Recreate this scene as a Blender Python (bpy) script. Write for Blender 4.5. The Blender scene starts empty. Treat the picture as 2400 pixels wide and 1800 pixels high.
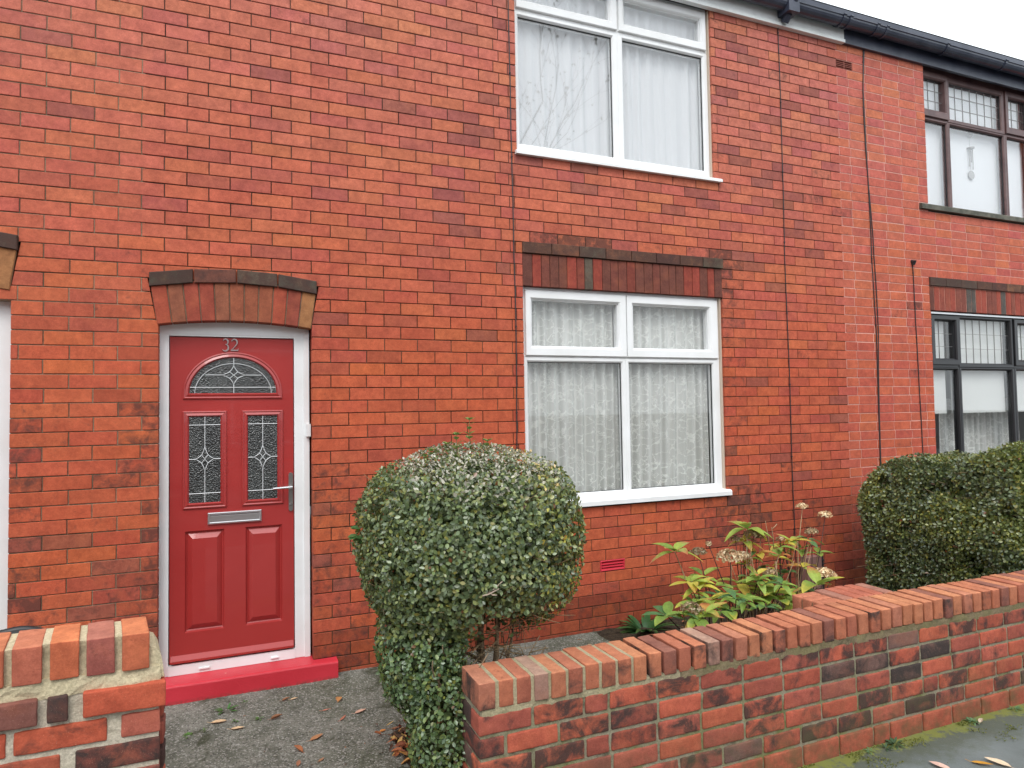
import bpy, math, random
import numpy as np
from mathutils import Vector, noise, Matrix
R = random.Random(32)
NR = np.random.default_rng(32)
C = bpy.context.scene.collection
sc = bpy.context.scene
PI = math.pi

# ------------------------------------------------------------------ camera
F_PX, CX, CY, CZ = 1583.18, -0.475165, -4.478525, 1.715239
YAW, PITCH, ROLL = 0.3935278, 0.0370198, -0.0159095
fw = Vector((math.sin(YAW) * math.cos(PITCH), math.cos(YAW) * math.cos(PITCH), math.sin(PITCH)))
rt = Vector((math.cos(YAW), -math.sin(YAW), 0)); up = rt.cross(fw)
r1 = rt * math.cos(ROLL) + up * math.sin(ROLL); u1 = -rt * math.sin(ROLL) + up * math.cos(ROLL)
cam = bpy.data.cameras.new('camera'); co = bpy.data.objects.new('camera', cam); C.objects.link(co)
m = Matrix(((r1.x, u1.x, -fw.x, CX), (r1.y, u1.y, -fw.y, CY), (r1.z, u1.z, -fw.z, CZ), (0, 0, 0, 1)))
co.matrix_world = m
cam.sensor_width = 36; cam.lens = F_PX / 2400 * 36; cam.clip_end = 400; cam.clip_start = .05
sc.camera = co
CP = Vector((CX, CY, CZ))

def at(px, py, y=None, z=None, x=None):
    """world point seen at a position of the 2400x1800 photograph, at a chosen depth"""
    d = r1 * ((px - 1200) / F_PX) - u1 * ((py - 900) / F_PX) + fw
    t = ((y - CY) / d.y) if y is not None else (((z - CZ) / d.z) if z is not None else (x - CX) / d.x)
    return CP + d * t

# ------------------------------------------------------------------ helpers
class MB:
    def __init__(s): s.v = []; s.f = []; s.c = []
    def face(s, pts, col=(1, 1, 1, 0)):
        n = len(s.v); s.v.extend(tuple(p) for p in pts); s.f.append(tuple(range(n, n + len(pts)))); s.c.append(col)
    def box(s, x0, x1, y0, y1, z0, z1, col=(1, 1, 1, 0)):
        n = len(s.v)
        s.v += [(x0, y0, z0), (x1, y0, z0), (x1, y1, z0), (x0, y1, z0), (x0, y0, z1), (x1, y0, z1), (x1, y1, z1), (x0, y1, z1)]
        for q in ((0, 3, 2, 1), (4, 5, 6, 7), (0, 1, 5, 4), (1, 2, 6, 5), (2, 3, 7, 6), (3, 0, 4, 7)):
            s.f.append(tuple(n + i for i in q)); s.c.append(col)
    def tube(s, pts, r, n=6, col=(1, 1, 1, 0), cap=True):
        pts = [Vector(p) for p in pts]
        rs = r if isinstance(r, (list, tuple)) else [r] * len(pts)
        base = len(s.v); prev = None
        for i, p in enumerate(pts):
            t = (pts[min(i + 1, len(pts) - 1)] - pts[max(i - 1, 0)]).normalized()
            if prev is None:
                a = t.cross(Vector((0, 0, 1)));
                if a.length < .1: a = t.cross(Vector((1, 0, 0)))
            else: a = prev - t * prev.dot(t)
            a.normalize(); prev = a; b = t.cross(a)
            for k in range(n):
                q = 2 * PI * k / n; s.v.append(tuple(p + (a * math.cos(q) + b * math.sin(q)) * rs[i]))
        for i in range(len(pts) - 1):
            for k in range(n):
                k2 = (k + 1) % n
                s.f.append((base + i * n + k, base + i * n + k2, base + (i + 1) * n + k2, base + (i + 1) * n + k)); s.c.append(col)
        if cap:
            s.f.append(tuple(base + k for k in reversed(range(n)))); s.c.append(col)
            s.f.append(tuple(base + (len(pts) - 1) * n + k for k in range(n))); s.c.append(col)
    def ring(s, o, i, yf, yb, bev=.012, col=(1, 1, 1, 0), out=.004):
        """mitred rectangular frame; o, i = outer / inner (x0,x1,z0,z1)"""
        def lp(r, y): return [(r[0], y, r[2]), (r[1], y, r[2]), (r[1], y, r[3]), (r[0], y, r[3])]
        def ins(r, d): return (r[0] + d, r[1] - d, r[2] + d, r[3] - d)
        L = [lp(o, yb), lp(o, yf + out), lp(ins(o, out), yf), lp(ins(i, -bev), yf), lp(i, yf + bev), lp(i, yb)]
        n = len(s.v)
        for l in L: s.v += l
        for a in range(len(L) - 1):
            for k in range(4):
                k2 = (k + 1) % 4
                s.f.append((n + a * 4 + k, n + a * 4 + k2, n + a * 4 + 4 + k2, n + a * 4 + 4 + k)); s.c.append(col)
    def build(s, name, mat, parent=None, smooth=False):
        me = bpy.data.meshes.new(name); me.from_pydata(s.v, [], s.f)
        a = me.attributes.new('Col', 'FLOAT_COLOR', 'FACE')
        a.data.foreach_set('color', np.array(s.c, dtype=np.float32).ravel())
        if smooth: me.shade_smooth()
        me.materials.append(mat); me.update()
        o = bpy.data.objects.new(name, me); C.objects.link(o)
        if parent is not None: o.parent = parent
        return o

def tag(o, label=None, cat=None, group=None, kind=None):
    for k, v in (('label', label), ('category', cat), ('group', group), ('kind', kind)):
        if v: o[k] = v
    return o
def thing(name, label, cat, group=None):
    o = bpy.data.objects.new(name, None); C.objects.link(o); o.empty_display_size = .1
    return tag(o, label, cat, group)

# ------------------------------------------------------------------ materials
def mat(name, base=(.8, .8, .8), rough=.5, metal=0, spec=.5, build=None, coat=0):
    m = bpy.data.materials.new(name); m.use_nodes = True; nt = m.node_tree; b = nt.nodes['Principled BSDF']
    b.inputs['Base Color'].default_value = (*base, 1); b.inputs['Roughness'].default_value = rough
    b.inputs['Metallic'].default_value = metal; b.inputs['Specular IOR Level'].default_value = spec
    b.inputs['Coat Weight'].default_value = coat
    if build: build(nt, b)
    return m
class N:
    def __init__(s, nt): s.nt = nt; s.tc = nt.nodes.new('ShaderNodeTexCoord')
    def map(s, scale=(1, 1, 1)):
        m_ = s.nt.nodes.new('ShaderNodeMapping'); m_.inputs['Scale'].default_value = scale
        s.nt.links.new(s.tc.outputs['Object'], m_.inputs['Vector']); return m_.outputs[0]
    def noise(s, scale, detail=4, rough=.55, vec=None, dist=0):
        n = s.nt.nodes.new('ShaderNodeTexNoise'); n.inputs['Scale'].default_value = scale; n.inputs['Detail'].default_value = detail
        n.inputs['Roughness'].default_value = rough; n.inputs['Distortion'].default_value = dist
        s.nt.links.new(vec or s.tc.outputs['Object'], n.inputs['Vector']); return n.outputs['Fac']
    def vor(s, scale, feat='F1', vec=None):
        n = s.nt.nodes.new('ShaderNodeTexVoronoi'); n.inputs['Scale'].default_value = scale; n.feature = feat
        s.nt.links.new(vec or s.tc.outputs['Object'], n.inputs['Vector']); return n
    def math(s, op, a, b=None, c=None, clamp=False):
        n = s.nt.nodes.new('ShaderNodeMath'); n.operation = op; n.use_clamp = clamp
        for i, v in enumerate((a, b, c)):
            if v is None: continue
            if isinstance(v, (int, float)): n.inputs[i].default_value = v
            else: s.nt.links.new(v, n.inputs[i])
        return n.outputs[0]
    def rng(s, v, a, b, c=0, d=1):
        n = s.nt.nodes.new('ShaderNodeMapRange'); n.inputs[1].default_value = a; n.inputs[2].default_value = b
        n.inputs[3].default_value = c; n.inputs[4].default_value = d; n.clamp = True
        s.nt.links.new(v, n.inputs[0]); return n.outputs[0]
    def mix(s, fac, a, b, mode='MIX'):
        n = s.nt.nodes.new('ShaderNodeMix'); n.data_type = 'RGBA'; n.blend_type = mode
        for i, v in ((0, fac), (6, a), (7, b)):
            if isinstance(v, tuple): n.inputs[i].default_value = (*v, 1)[:4]
            elif isinstance(v, (int, float)): n.inputs[i].default_value = v
            else: s.nt.links.new(v, n.inputs[i])
        return n.outputs[2]
    def attr(s):
        n = s.nt.nodes.new('ShaderNodeAttribute'); n.attribute_name = 'Col'; return n.outputs['Color'], n.outputs['Alpha']
    def xyz(s):
        n = s.nt.nodes.new('ShaderNodeSeparateXYZ'); s.nt.links.new(s.tc.outputs['Object'], n.inputs[0]); return n.outputs
    def bump(s, b, h, strength=.3, dist=.002):
        n = s.nt.nodes.new('ShaderNodeBump'); n.inputs['Strength'].default_value = strength; n.inputs['Distance'].default_value = dist
        s.nt.links.new(h, n.inputs['Height']); s.nt.links.new(n.outputs[0], b.inputs['Normal'])
    def out(s, b, inp, v): s.nt.links.new(v, b.inputs[inp])

def brick_nodes(strong, dark=None):
    dark = dark or ((.035, .028, .026) if strong else (.060, .030, .026))
    def f(nt, b):
        n = N(nt); col, a = n.attr()
        big = n.noise(9, 3); fine = n.noise(160, 3, .7); mid = n.noise(34, 5, .65)
        c = n.mix(1, col, n.mix(n.rng(n.noise(11, 5, .7), .32, .68), (.76, .70, .70), (1.12, 1.10, 1.06)), 'MULTIPLY')
        c = n.mix(1, c, n.mix(n.rng(mid, .3, .7), (.84, .80, .78), (1.12, 1.10, 1.08)), 'MULTIPLY')
        c = n.mix(1, c, n.mix(n.rng(fine, .35, .7), (.88, .86, .84), (1.10, 1.10, 1.10)), 'MULTIPLY')
        c = n.mix(n.math('MULTIPLY', n.rng(big, .50, .75), .16), c, (.56, .17, .07))     # fired-orange flashes
        crk = n.noise(26, 3, .6, n.map((1, 1, 6)), .6)                                      # wire-cut drag marks
        c = n.mix(n.math('MULTIPLY', n.rng(crk, .66, .72), .45), c, (.12, .03, .02))
        s_ = n.noise(8.5 if strong else 17, 7, .68, None, .4)
        thr = n.math('SUBTRACT', .80, n.math('MULTIPLY', a, .46 if strong else .52))
        mask = n.math('MULTIPLY', n.math('SUBTRACT', s_, thr), 6.0 if strong else 4.5, clamp=True)
        mask = n.math('MULTIPLY', mask, .9 if strong else .78)
        c = n.mix(mask, c, dark)
        spk = n.noise(420, 2, .5)
        c = n.mix(n.math('MULTIPLY', n.rng(spk, .68, .74), .35), c, (.75, .5, .35))
        if strong:
            z = n.xyz()[2]
            g = n.math('MULTIPLY', n.rng(z, .02, .34, 1, 0), n.rng(n.noise(7, 6, .7), .42, .62))
            c = n.mix(n.math('MULTIPLY', g, .72), c, (.075, .075, .035))
        n.out(b, 'Base Color', c)
        n.bump(b, n.math('ADD', n.math('MULTIPLY', fine, .5), n.math('ADD', mid, n.math('MULTIPLY', crk, -.4))), .55 if strong else .35, .0025 if strong else .0015)
    return f
M = {}
M['brick'] = mat('facade_brick', rough=.85, spec=.25, build=brick_nodes(False))
M['gbrick'] = mat('garden_brick', rough=.9, spec=.25, build=brick_nodes(True))
def mortar_nodes(nt, b):
    n = N(nt); col, a = n.attr(); f = n.noise(120, 5, .7); m_ = n.noise(12, 6, .7)
    c = n.mix(1, col, n.mix(n.rng(f, .3, .7), (.7, .7, .7), (1.2, 1.2, 1.2)), 'MULTIPLY')
    c = n.mix(n.math('MULTIPLY', n.rng(m_, .53, .68), n.math('MULTIPLY', a, .75)), c, (.06, .055, .035))
    z = n.xyz()[2]
    g = n.math('MULTIPLY', n.math('MULTIPLY', n.rng(z, .1, .45, 1, .35), n.rng(n.noise(5, 6, .7), .45, .6)), a)
    c = n.mix(n.math('MULTIPLY', g, .75), c, (.13, .15, .035))
    n.out(b, 'Base Color', c); n.bump(b, n.math('ADD', f, n.noise(45, 5, .7)), .8, .004)
M['mortar'] = mat('mortar', rough=.95, spec=.15, build=mortar_nodes)
def pvc_nodes(nt, b):
    n = N(nt); g = n.noise(3, 4); c = n.mix(n.rng(g, .35, .75), (.80, .81, .82), (.70, .71, .70)); 
    d = n.noise(60, 4, .8); c = n.mix(n.math('MULTIPLY', n.rng(d, .66, .8), .3), c, (.45, .42, .36)); n.out(b, 'Base Color', c)
M['pvc'] = mat('white_pvc', rough=.32, build=pvc_nodes)
M['seal'] = mat('sealant', (.55, .45, .36), .7)
def red_nodes(nt, b):
    n = N(nt); w = n.noise(9, 7, .62, n.map((9, 1, 1)), 1.2)   # woodgrain emboss, grain runs upright on stiles
    w2 = n.noise(9, 7, .62, n.map((1, 1, 9)), 1.4)
    big = n.noise(2.5, 3)
    c = n.mix(n.rng(big, .3, .7), (.325, .024, .022), (.365, .029, .026)); n.out(b, 'Base Color', c)
    n.out(b, 'Roughness', n.rng(w2, .3, .7, .33, .5))
    n.bump(b, n.math('ADD', w2, n.math('MULTIPLY', w, .5)), .35, .0012)
M['reddoor'] = mat('red_door', rough=.4, build=red_nodes, coat=.5)
def step_nodes(nt, b):
    n = N(nt); w = n.noise(40, 5, .7); s_ = n.noise(11, 7, .75)
    c = n.mix(n.rng(n.noise(3, 3), .3, .7), (.50, .022, .036), (.60, .035, .055))
    c = n.mix(n.math('MULTIPLY', n.rng(s_, .66, .70), .8), c, (.62, .5, .42))
    z = n.xyz()[2]
    c = n.mix(n.math('MULTIPLY', n.rng(z, .045, .075, 1, 0), n.rng(w, .4, .6)), c, (.10, .05, .04))
    n.out(b, 'Base Color', c); n.bump(b, n.math('ADD', w, n.noise(150, 3)), .5, .003)
M['step'] = mat('red_step_paint', rough=.45, build=step_nodes)
M['redvent'] = mat('red_vent_paint', (.55, .03, .05), .45)
def obsc_nodes(nt, b):
    n = N(nt); v = n.vor(120); c = n.mix(n.rng(n.noise(7, 3), .35, .7), (.006, .007, .007), (.030, .034, .032))
    n.out(b, 'Base Color', c); n.bump(b, n.math('ADD', v.outputs['Distance'], n.noise(140, 2)), .9, .004)
M['obscure'] = mat('obscure_glass', rough=.12, spec=.9, build=obsc_nodes)
M['lead'] = mat('came', (.62, .64, .65), .4, .2)
M['chrome'] = mat('chrome', (.72, .72, .73), .25, 1)
M['satin'] = mat('satin_grey', (.30, .29, .28), .35, .8)
M['silver'] = mat('silver_plate', (.62, .62, .63), .3, .9)
M['black'] = mat('black', (.012, .012, .013), .45)
M['blackpaint'] = mat('black_paint', (.016, .016, .018), .35)
def gut_nodes(nt, b):
    n = N(nt); c = n.mix(n.rng(n.noise(6, 5), .35, .7), (.022, .028, .05), (.055, .062, .09)); n.out(b, 'Base Color', c)
M['gutter'] = mat('dark_gutter', rough=.35, build=gut_nodes)
M['fascia'] = mat('white_fascia', rough=.45, build=lambda nt, b: (lambda n: n.out(b, 'Base Color', n.mix(n.rng(n.noise(2.5, 6, .7), .4, .75), (.74, .76, .76), (.55, .57, .55))))(N(nt)))
M['brown'] = mat('brown_frame', rough=.4, build=lambda nt, b: (lambda n: n.out(b, 'Base Color', n.mix(n.rng(n.noise(8, 5), .35, .7), (.075, .035, .035), (.14, .075, .07))))(N(nt)))
M['slate'] = mat('roof_slate', rough=.6, build=lambda nt, b: (lambda n: n.out(b, 'Base Color', n.mix(n.noise(9, 5), (.05, .055, .065), (.11, .11, .12))))(N(nt)))
M['room'] = mat('room_paint', (.42, .41, .38), .8)
M['wire'] = mat('black_cable', (.02, .018, .02), .5)
M['terracotta'] = mat('terracotta', (.24, .07, .05), .8)
M['stone'] = mat('dark_sill', rough=.8, build=lambda nt, b: (lambda n: n.out(b, 'Base Color', n.mix(n.rng(n.noise(14, 5), .4, .7), (.06, .06, .045), (.14, .13, .10))))(N(nt)))

def glass(name, base_f, tint=(1, 1, 1)):
    m_ = bpy.data.materials.new(name); m_.use_nodes = True; nt = m_.node_tree; nt.nodes.clear()
    o = nt.nodes.new('ShaderNodeOutputMaterial'); mx = nt.nodes.new('ShaderNodeMixShader')
    t = nt.nodes.new('ShaderNodeBsdfTransparent'); t.inputs[0].default_value = (*tint, 1)
    g = nt.nodes.new('ShaderNodeBsdfGlossy'); g.inputs['Roughness'].default_value = .0
    fr = nt.nodes.new('ShaderNodeLayerWeight'); fr.inputs[0].default_value = .5
    pw = nt.nodes.new('ShaderNodeMath'); pw.operation = 'POWER'; pw.inputs[1].default_value = 4; nt.links.new(fr.outputs['Facing'], pw.inputs[0])
    mu = nt.nodes.new('ShaderNodeMath'); mu.operation = 'MULTIPLY_ADD'; mu.inputs[1].default_value = .8; mu.inputs[2].default_value = base_f; mu.use_clamp = True
    nt.links.new(pw.outputs[0], mu.inputs[0]); nt.links.new(mu.outputs[0], mx.inputs[0]); nt.links.new(t.outputs[0], mx.inputs[1]); nt.links.new(g.outputs[0], mx.inputs[2]); nt.links.new(mx.outputs[0], o.inputs[0])
    return m_
M['glass'] = glass('window_glass', .045)
M['glass_up'] = glass('coated_window_glass', .10)

def cloth(name, opa, lace=False, col=(.85, .86, .84)):
    m_ = bpy.data.materials.new(name); m_.use_nodes = True; nt = m_.node_tree; b = nt.nodes['Principled BSDF']
    o = nt.nodes['Material Output']; n = N(nt)
    b.inputs['Base Color'].default_value = (*col, 1); b.inputs['Roughness'].default_value = .9; b.inputs['Specular IOR Level'].default_value = .1
    tl = nt.nodes.new('ShaderNodeBsdfTranslucent'); tl.inputs[0].default_value = (*col, 1)
    mx = nt.nodes.new('ShaderNodeMixShader'); mx.inputs[0].default_value = .35
    nt.links.new(b.outputs[0], mx.inputs[1]); nt.links.new(tl.outputs[0], mx.inputs[2])
    tr = nt.nodes.new('ShaderNodeBsdfTransparent'); m2 = nt.nodes.new('ShaderNodeMixShader')
    if lace:
        vec = n.map((1, .0, 1))
        ds = n.noise(20, 3, .6, vec)
        wv = nt.nodes.new('ShaderNodeVectorMath'); wv.operation = 'MULTIPLY_ADD'
        cmb = nt.nodes.new('ShaderNodeCombineXYZ'); nt.links.new(ds, cmb.inputs[0]); nt.links.new(n.noise(17, 3, .6, vec), cmb.inputs[2])
        nt.links.new(cmb.outputs[0], wv.inputs[0]); wv.inputs[1].default_value = (.09, 0, .09); nt.links.new(vec, wv.inputs[2])
        v1 = n.vor(13, 'F1', wv.outputs[0]); d1 = v1.outputs['Distance']
        rings = n.math('LESS_THAN', n.math('ABSOLUTE', n.math('SUBTRACT', n.math('FRACT', n.math('MULTIPLY', d1, 9)), .5)), .15)
        flower = n.math('MULTIPLY', rings, n.math('LESS_THAN', d1, .30))
        v2 = n.vor(12, 'DISTANCE_TO_EDGE', wv.outputs[0]); vine = n.math('LESS_THAN', v2.outputs['Distance'], .030)
        pat = n.math('MAXIMUM', flower, vine)
        z = n.xyz()[2]; low = n.rng(z, 1.12, 1.38, .9, .62)
        fac = n.math('ADD', n.math('MULTIPLY', n.math('MULTIPLY', pat, low), .34), n.math('ADD', n.math('MULTIPLY', n.attr()[1], .42), opa), clamp=True)
        nt.links.new(fac, m2.inputs[0])
    else: m2.inputs[0].default_value = opa
    nt.links.new(tr.outputs[0], m2.inputs[1]); nt.links.new(mx.outputs[0], m2.inputs[2]); nt.links.new(m2.outputs[0], o.inputs[0])
    return m_
M['net'] = cloth('net_lace', .62, True, (.92, .94, .90))
M['voile'] = cloth('white_voile', .97, False, (.95, .97, .99))
M['blind'] = cloth('roller_blind', 1.0, False, (.80, .82, .80))

def leaf_mat(name, rough=.42, trans=.22, spec=.5):
    m_ = bpy.data.materials.new(name); m_.use_nodes = True; nt = m_.node_tree; b = nt.nodes['Principled BSDF']; n = N(nt)
    col, a = n.attr(); c = n.mix(1, col, n.mix(n.noise(60, 3), (.75, .75, .75), (1.25, 1.25, 1.25)), 'MULTIPLY')
    n.out(b, 'Base Color', c); b.inputs['Roughness'].default_value = rough; b.inputs['Specular IOR Level'].default_value = spec
    tl = nt.nodes.new('ShaderNodeBsdfTranslucent'); nt.links.new(c, tl.inputs[0]); mx = nt.nodes.new('ShaderNodeMixShader'); mx.inputs[0].default_value = trans
    nt.links.new(b.outputs[0], mx.inputs[1]); nt.links.new(tl.outputs[0], mx.inputs[2]); nt.links.new(mx.outputs[0], nt.nodes['Material Output'].inputs[0])
    return m_
M['leaf'] = leaf_mat('privet_leaf', .36, .26, .9)
M['bigleaf'] = leaf_mat('soft_leaf', .45, .3, .4)
M['deadleaf'] = leaf_mat('dead_leaf', .6, .12, .3)
M['bark'] = mat('bark', rough=.85, build=lambda nt, b: (lambda n: (n.out(b, 'Base Color', n.mix(1, n.attr()[0], n.mix(n.noise(50, 5, .7), (.6, .6, .6), (1.4, 1.4, 1.4)), 'MULTIPLY')), n.bump(b, n.noise(90, 4, .7), .6, .003)))(N(nt)))

def path_nodes(nt, b):
    n = N(nt); fine = n.noise(230, 3, .7); sp = n.vor(150).outputs['Distance']; mid = n.noise(6, 6, .65); big = n.noise(1.7, 4, .6)
    c = n.mix(n.rng(mid, .35, .68), (.105, .107, .084), (.235, .232, .198))
    c = n.mix(n.math('MULTIPLY', n.rng(big, .45, .62), .55), c, (.075, .085, .05))
    grit = n.vor(135); cc = grit.outputs['Color']
    sepn = nt.nodes.new('ShaderNodeSeparateColor'); nt.links.new(cc, sepn.inputs[0])
    c = n.mix(n.math('MULTIPLY', n.rng(sepn.outputs[0], .72, .95), .65), c, (.42, .41, .38))
    c = n.mix(n.math('MULTIPLY', n.rng(sepn.outputs[1], .75, .95), .6), c, (.02, .02, .018))
    dp = n.noise(4.2, 6, .72, None, .5)
    c = n.mix(n.math('MULTIPLY', n.rng(dp, .57, .64), .75), c, (.035, .040, .018))
    x, y, z = n.xyz()
    dd = n.math('ADD', n.math('ABSOLUTE', n.math('MULTIPLY', n.math('ADD', x, .01), 1.2)), n.math('ABSOLUTE', n.math('MULTIPLY', n.math('ADD', y, 1.55), 1.0)))
    pt = n.math('MULTIPLY', n.rng(n.math('ADD', dd, n.math('MULTIPLY', n.noise(14, 5), .35)), .30, .36, 1, 0), .75)
    c = n.mix(pt, c, (.36, .31, .20))
    n.out(b, 'Base Color', c); n.out(b, 'Roughness', n.rng(mid, .3, .7, .95, .75))
    n.bump(b, n.math('ADD', fine, n.math('ADD', sp, n.math('MULTIPLY', mid, 2))), .9, .005)
M['path'] = mat('gritty_concrete', rough=.9, spec=.3, build=path_nodes)
def pave_nodes(nt, b):
    n = N(nt); fine = n.noise(260, 4, .7); mid = n.noise(3, 7, .65); x, y, z = n.xyz()
    c = n.mix(n.rng(mid, .35, .7), (.095, .108, .104), (.165, .185, .182))
    edge = n.math('ADD', n.rng(y, -2.42, -2.0, 0, 1), n.math('MULTIPLY', n.noise(6, 7, .75), 1.5))
    c = n.mix(n.math('MULTIPLY', n.rng(edge, 1.2, 1.5), .7), c, (.055, .065, .035))
    e2 = n.math('ADD', n.rng(y, -2.30, -2.0, 0, 1), n.math('MULTIPLY', n.noise(11, 7, .8), 1.5))
    c = n.mix(n.math('MULTIPLY', n.rng(e2, 1.57, 1.70), .85), c, (.165, .18, .03))
    spk = n.noise(300, 2); c = n.mix(n.math('MULTIPLY', n.rng(spk, .68, .73), .5), c, (.4, .4, .38))
    n.out(b, 'Base Color', c); n.out(b, 'Roughness', n.rng(n.noise(2.2, 5), .35, .65, .55, .85)); n.bump(b, fine, .5, .002)
M['pave'] = mat('damp_tarmac', rough=.7, build=pave_nodes)
M['road'] = mat('road_asphalt', rough=.85, build=lambda nt, b: (lambda n: (n.out(b, 'Base Color', n.mix(n.noise(60, 6, .8), (.035, .035, .036), (.075, .075, .075))), n.bump(b, n.noise(300, 3), .6, .004)))(N(nt)))
def soil_nodes(nt, b):
    n = N(nt); c = n.mix(n.rng(n.noise(40, 7, .75), .35, .65), (.018, .013, .009), (.075, .055, .035)); n.out(b, 'Base Color', c); n.bump(b, n.noise(60, 7, .8), 1, .015)
M['soil'] = mat('dark_soil', rough=.95, spec=.2, build=soil_nodes)

# ------------------------------------------------------------------ facade bricks
W_, H_ = .232, .08167
def Zk(k): return 1.87 + H_ * k
X0, X1 = -4.2, 9.8
PARTY_L, PARTY_R = -1.245, 4.665
OPEN = [  # x0,x1,z0,z1 rectangular holes in the brickwork
    (-.876, 0, -1, 2.24), (1.482, 3.285, .975, 2.935), (1.452, 3.238, 3.585, 5.3),
    (5.81, 7.62, .975, 2.935), (5.83, 7.60, 3.585, 5.3), (-2.50, -1.60, -1, 2.40), (-4.0, -3.1, .975, 2.9), (-4.0, -3.1, 3.585, 5.3),
    (2.078, 2.292, .484, .565), (4.660, 4.868, 4.81, 4.893),
    (1.40, 1.452, 3.585, 3.66) if False else (99, 100, 0, 1)]
def row_joints(k):
    odd = k % 2 != 0; J = []
    u = -1.04 if odd else -.52
    while u * W_ > X0: J.append(u); u -= 1.04
    J += [float(i) for i in range(0, 7)] if odd else [i + .5 for i in range(0, 6)]
    J = [j for j in J if j < (5.9 if odd else 5.6)] if k >= 9 or k < -11 else J
    s_ = (6.65 if odd else 6.15) if (k >= 9 or k < -11) else (6.65 if odd else 6.15)
    if k >= 9 or k < -11: J.append(5.68 if odd else 5.98)
    if not odd and k >= 9: J.append(6.12)
    u = s_
    pe = 20.13 if not odd else 19.63
    while u < pe - .45: J.append(u); u += 1
    J.append(pe); u = pe + (.62 if not odd else 1.05)
    while u * W_ < X1: J.append(u); u += .965
    return sorted(j * W_ + R.uniform(-.004, .004) for j in J)
def holes(k):
    zc = (Zk(k) + Zk(k + 1)) / 2; H = []
    for (a, b_, z0, z1) in OPEN:
        if z0 < zc < z1: H.append((a, b_, a, b_))
    for (xl, xr) in ((-.876, 0.0), (-2.50, -1.60)):
        dz = .0 if xl > -1 else .165
        zb = 2.24 + dz; zt = 2.505 + dz
        if zb <= zc < zt:
            def le(z): return xl - .008 - (z - 2.249 - dz) * .18
            def re(z): return xr - .004 + (z - 2.249 - dz) * .17
            z0, z1 = max(Zk(k), zb), min(Zk(k + 1), zt + .1)
            H.append((le(z0), re(z0), le(z1), re(z1)))
    return H
def fbm(x, z, s): return noise.fractal((x * s, 3.7, z * s), 1, 2, 4)
def soot_at(x, z):
    s = 0.
    if 1.45 < x < 3.5 and 2.93 < z < 3.03: s = max(s, .85 if 1.6 < x < 2.35 else .5)
    if -1.7 < x < -.85 and z < 1.75: s = max(s, .36 + .32 * (1 if (x > -.98 or x < -1.5) else 0) + (.15 if z < .9 else 0))
    if 0 <= x < .3 and z < 1.9: s = max(s, .58 if z < 1.4 else .38)
    if 3.26 < x < 3.75 and .8 < z < 2.95: s = max(s, .5 if x < 3.45 else .2)
    if 3.0 < x < 3.7 and .6 < z < 1.06: s = max(s, .75)
    if 3.3 < x < 4.75: s = max(s, .28)
    if -1.0 < x < .12 and 2.55 < z < 2.72: s = max(s, .35)
    if 1.44 < x < 3.3 and 3.0 <= z < 3.1: s = max(s, .22)
    if (-1.1 < x < -.9 or .03 < x < .2) and 2.2 < z < 2.7: s = max(s, .4)
    if 3.28 < x < 3.5 and 2.6 < z < 3.0: s = max(s, .7)
    if z < .36: s = max(s, .5)
    if x > 3.6 and z < .9: s = max(s, .5 if x > 4.0 else .3)
    if 3.24 < x < 3.4 and z > 3.5: s = max(s, .45)
    if 5.3 < x < 5.8 and z < 2.9: s = max(s, .35)
    if 1.42 < x < 3.3 and .9 < z < .99: s = max(s, .35)
    if 1.42 < x < 3.3 and 3.5 < z < 3.6: s = max(s, .3)
    return s
PAL = [(.488, .113, .052), (.468, .104, .052), (.440, .095, .051), (.395, .088, .052), (.496, .118, .053), (.478, .109, .052)]
def brick_col(x, z, k):
    zone = fbm(x, z, .9)
    r = R.random()
    if x > PARTY_R - .1:
        c = R.choice([(.47, .110, .068), (.44, .10, .066), (.49, .118, .070), (.49, .125, .062)])
    else:
        w = [3, 3.5, 3, 1.5, 1.2 + max(0, zone) * 6, 3]
        if x > 3.3: w = [1.5, 3.5, 3.5, 2.0, .3, 2]
        c = R.choices(PAL, w)[0]
        if r < (.06 if z > 3 else .02) or (x > 3.3 and r < .10): c = (.31, .088, .060)
    if z < .3: c = tuple(q * .66 for q in c)
    elif z < .9 and x > 3.5: c = tuple(q * .85 for q in c)
    j = R.uniform(.94, 1.06); w_ = max(0, min(1, (z - 2.0) / 2.6)) * (.45 if (x > PARTY_R - .1 or c[0] < .35) else 1)      # bright haze over the upper wall, painted in as paler, pinker courses
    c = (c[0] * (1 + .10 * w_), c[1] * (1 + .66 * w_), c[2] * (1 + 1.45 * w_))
    c = (c[0] * j, c[1] * j * R.uniform(.92, 1.08), c[2] * j * R.uniform(.9, 1.1))
    return (*c, min(1, max(0, soot_at(x, z) + R.uniform(-.08, .20) + (.35 if R.random() < .03 else 0))))
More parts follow.
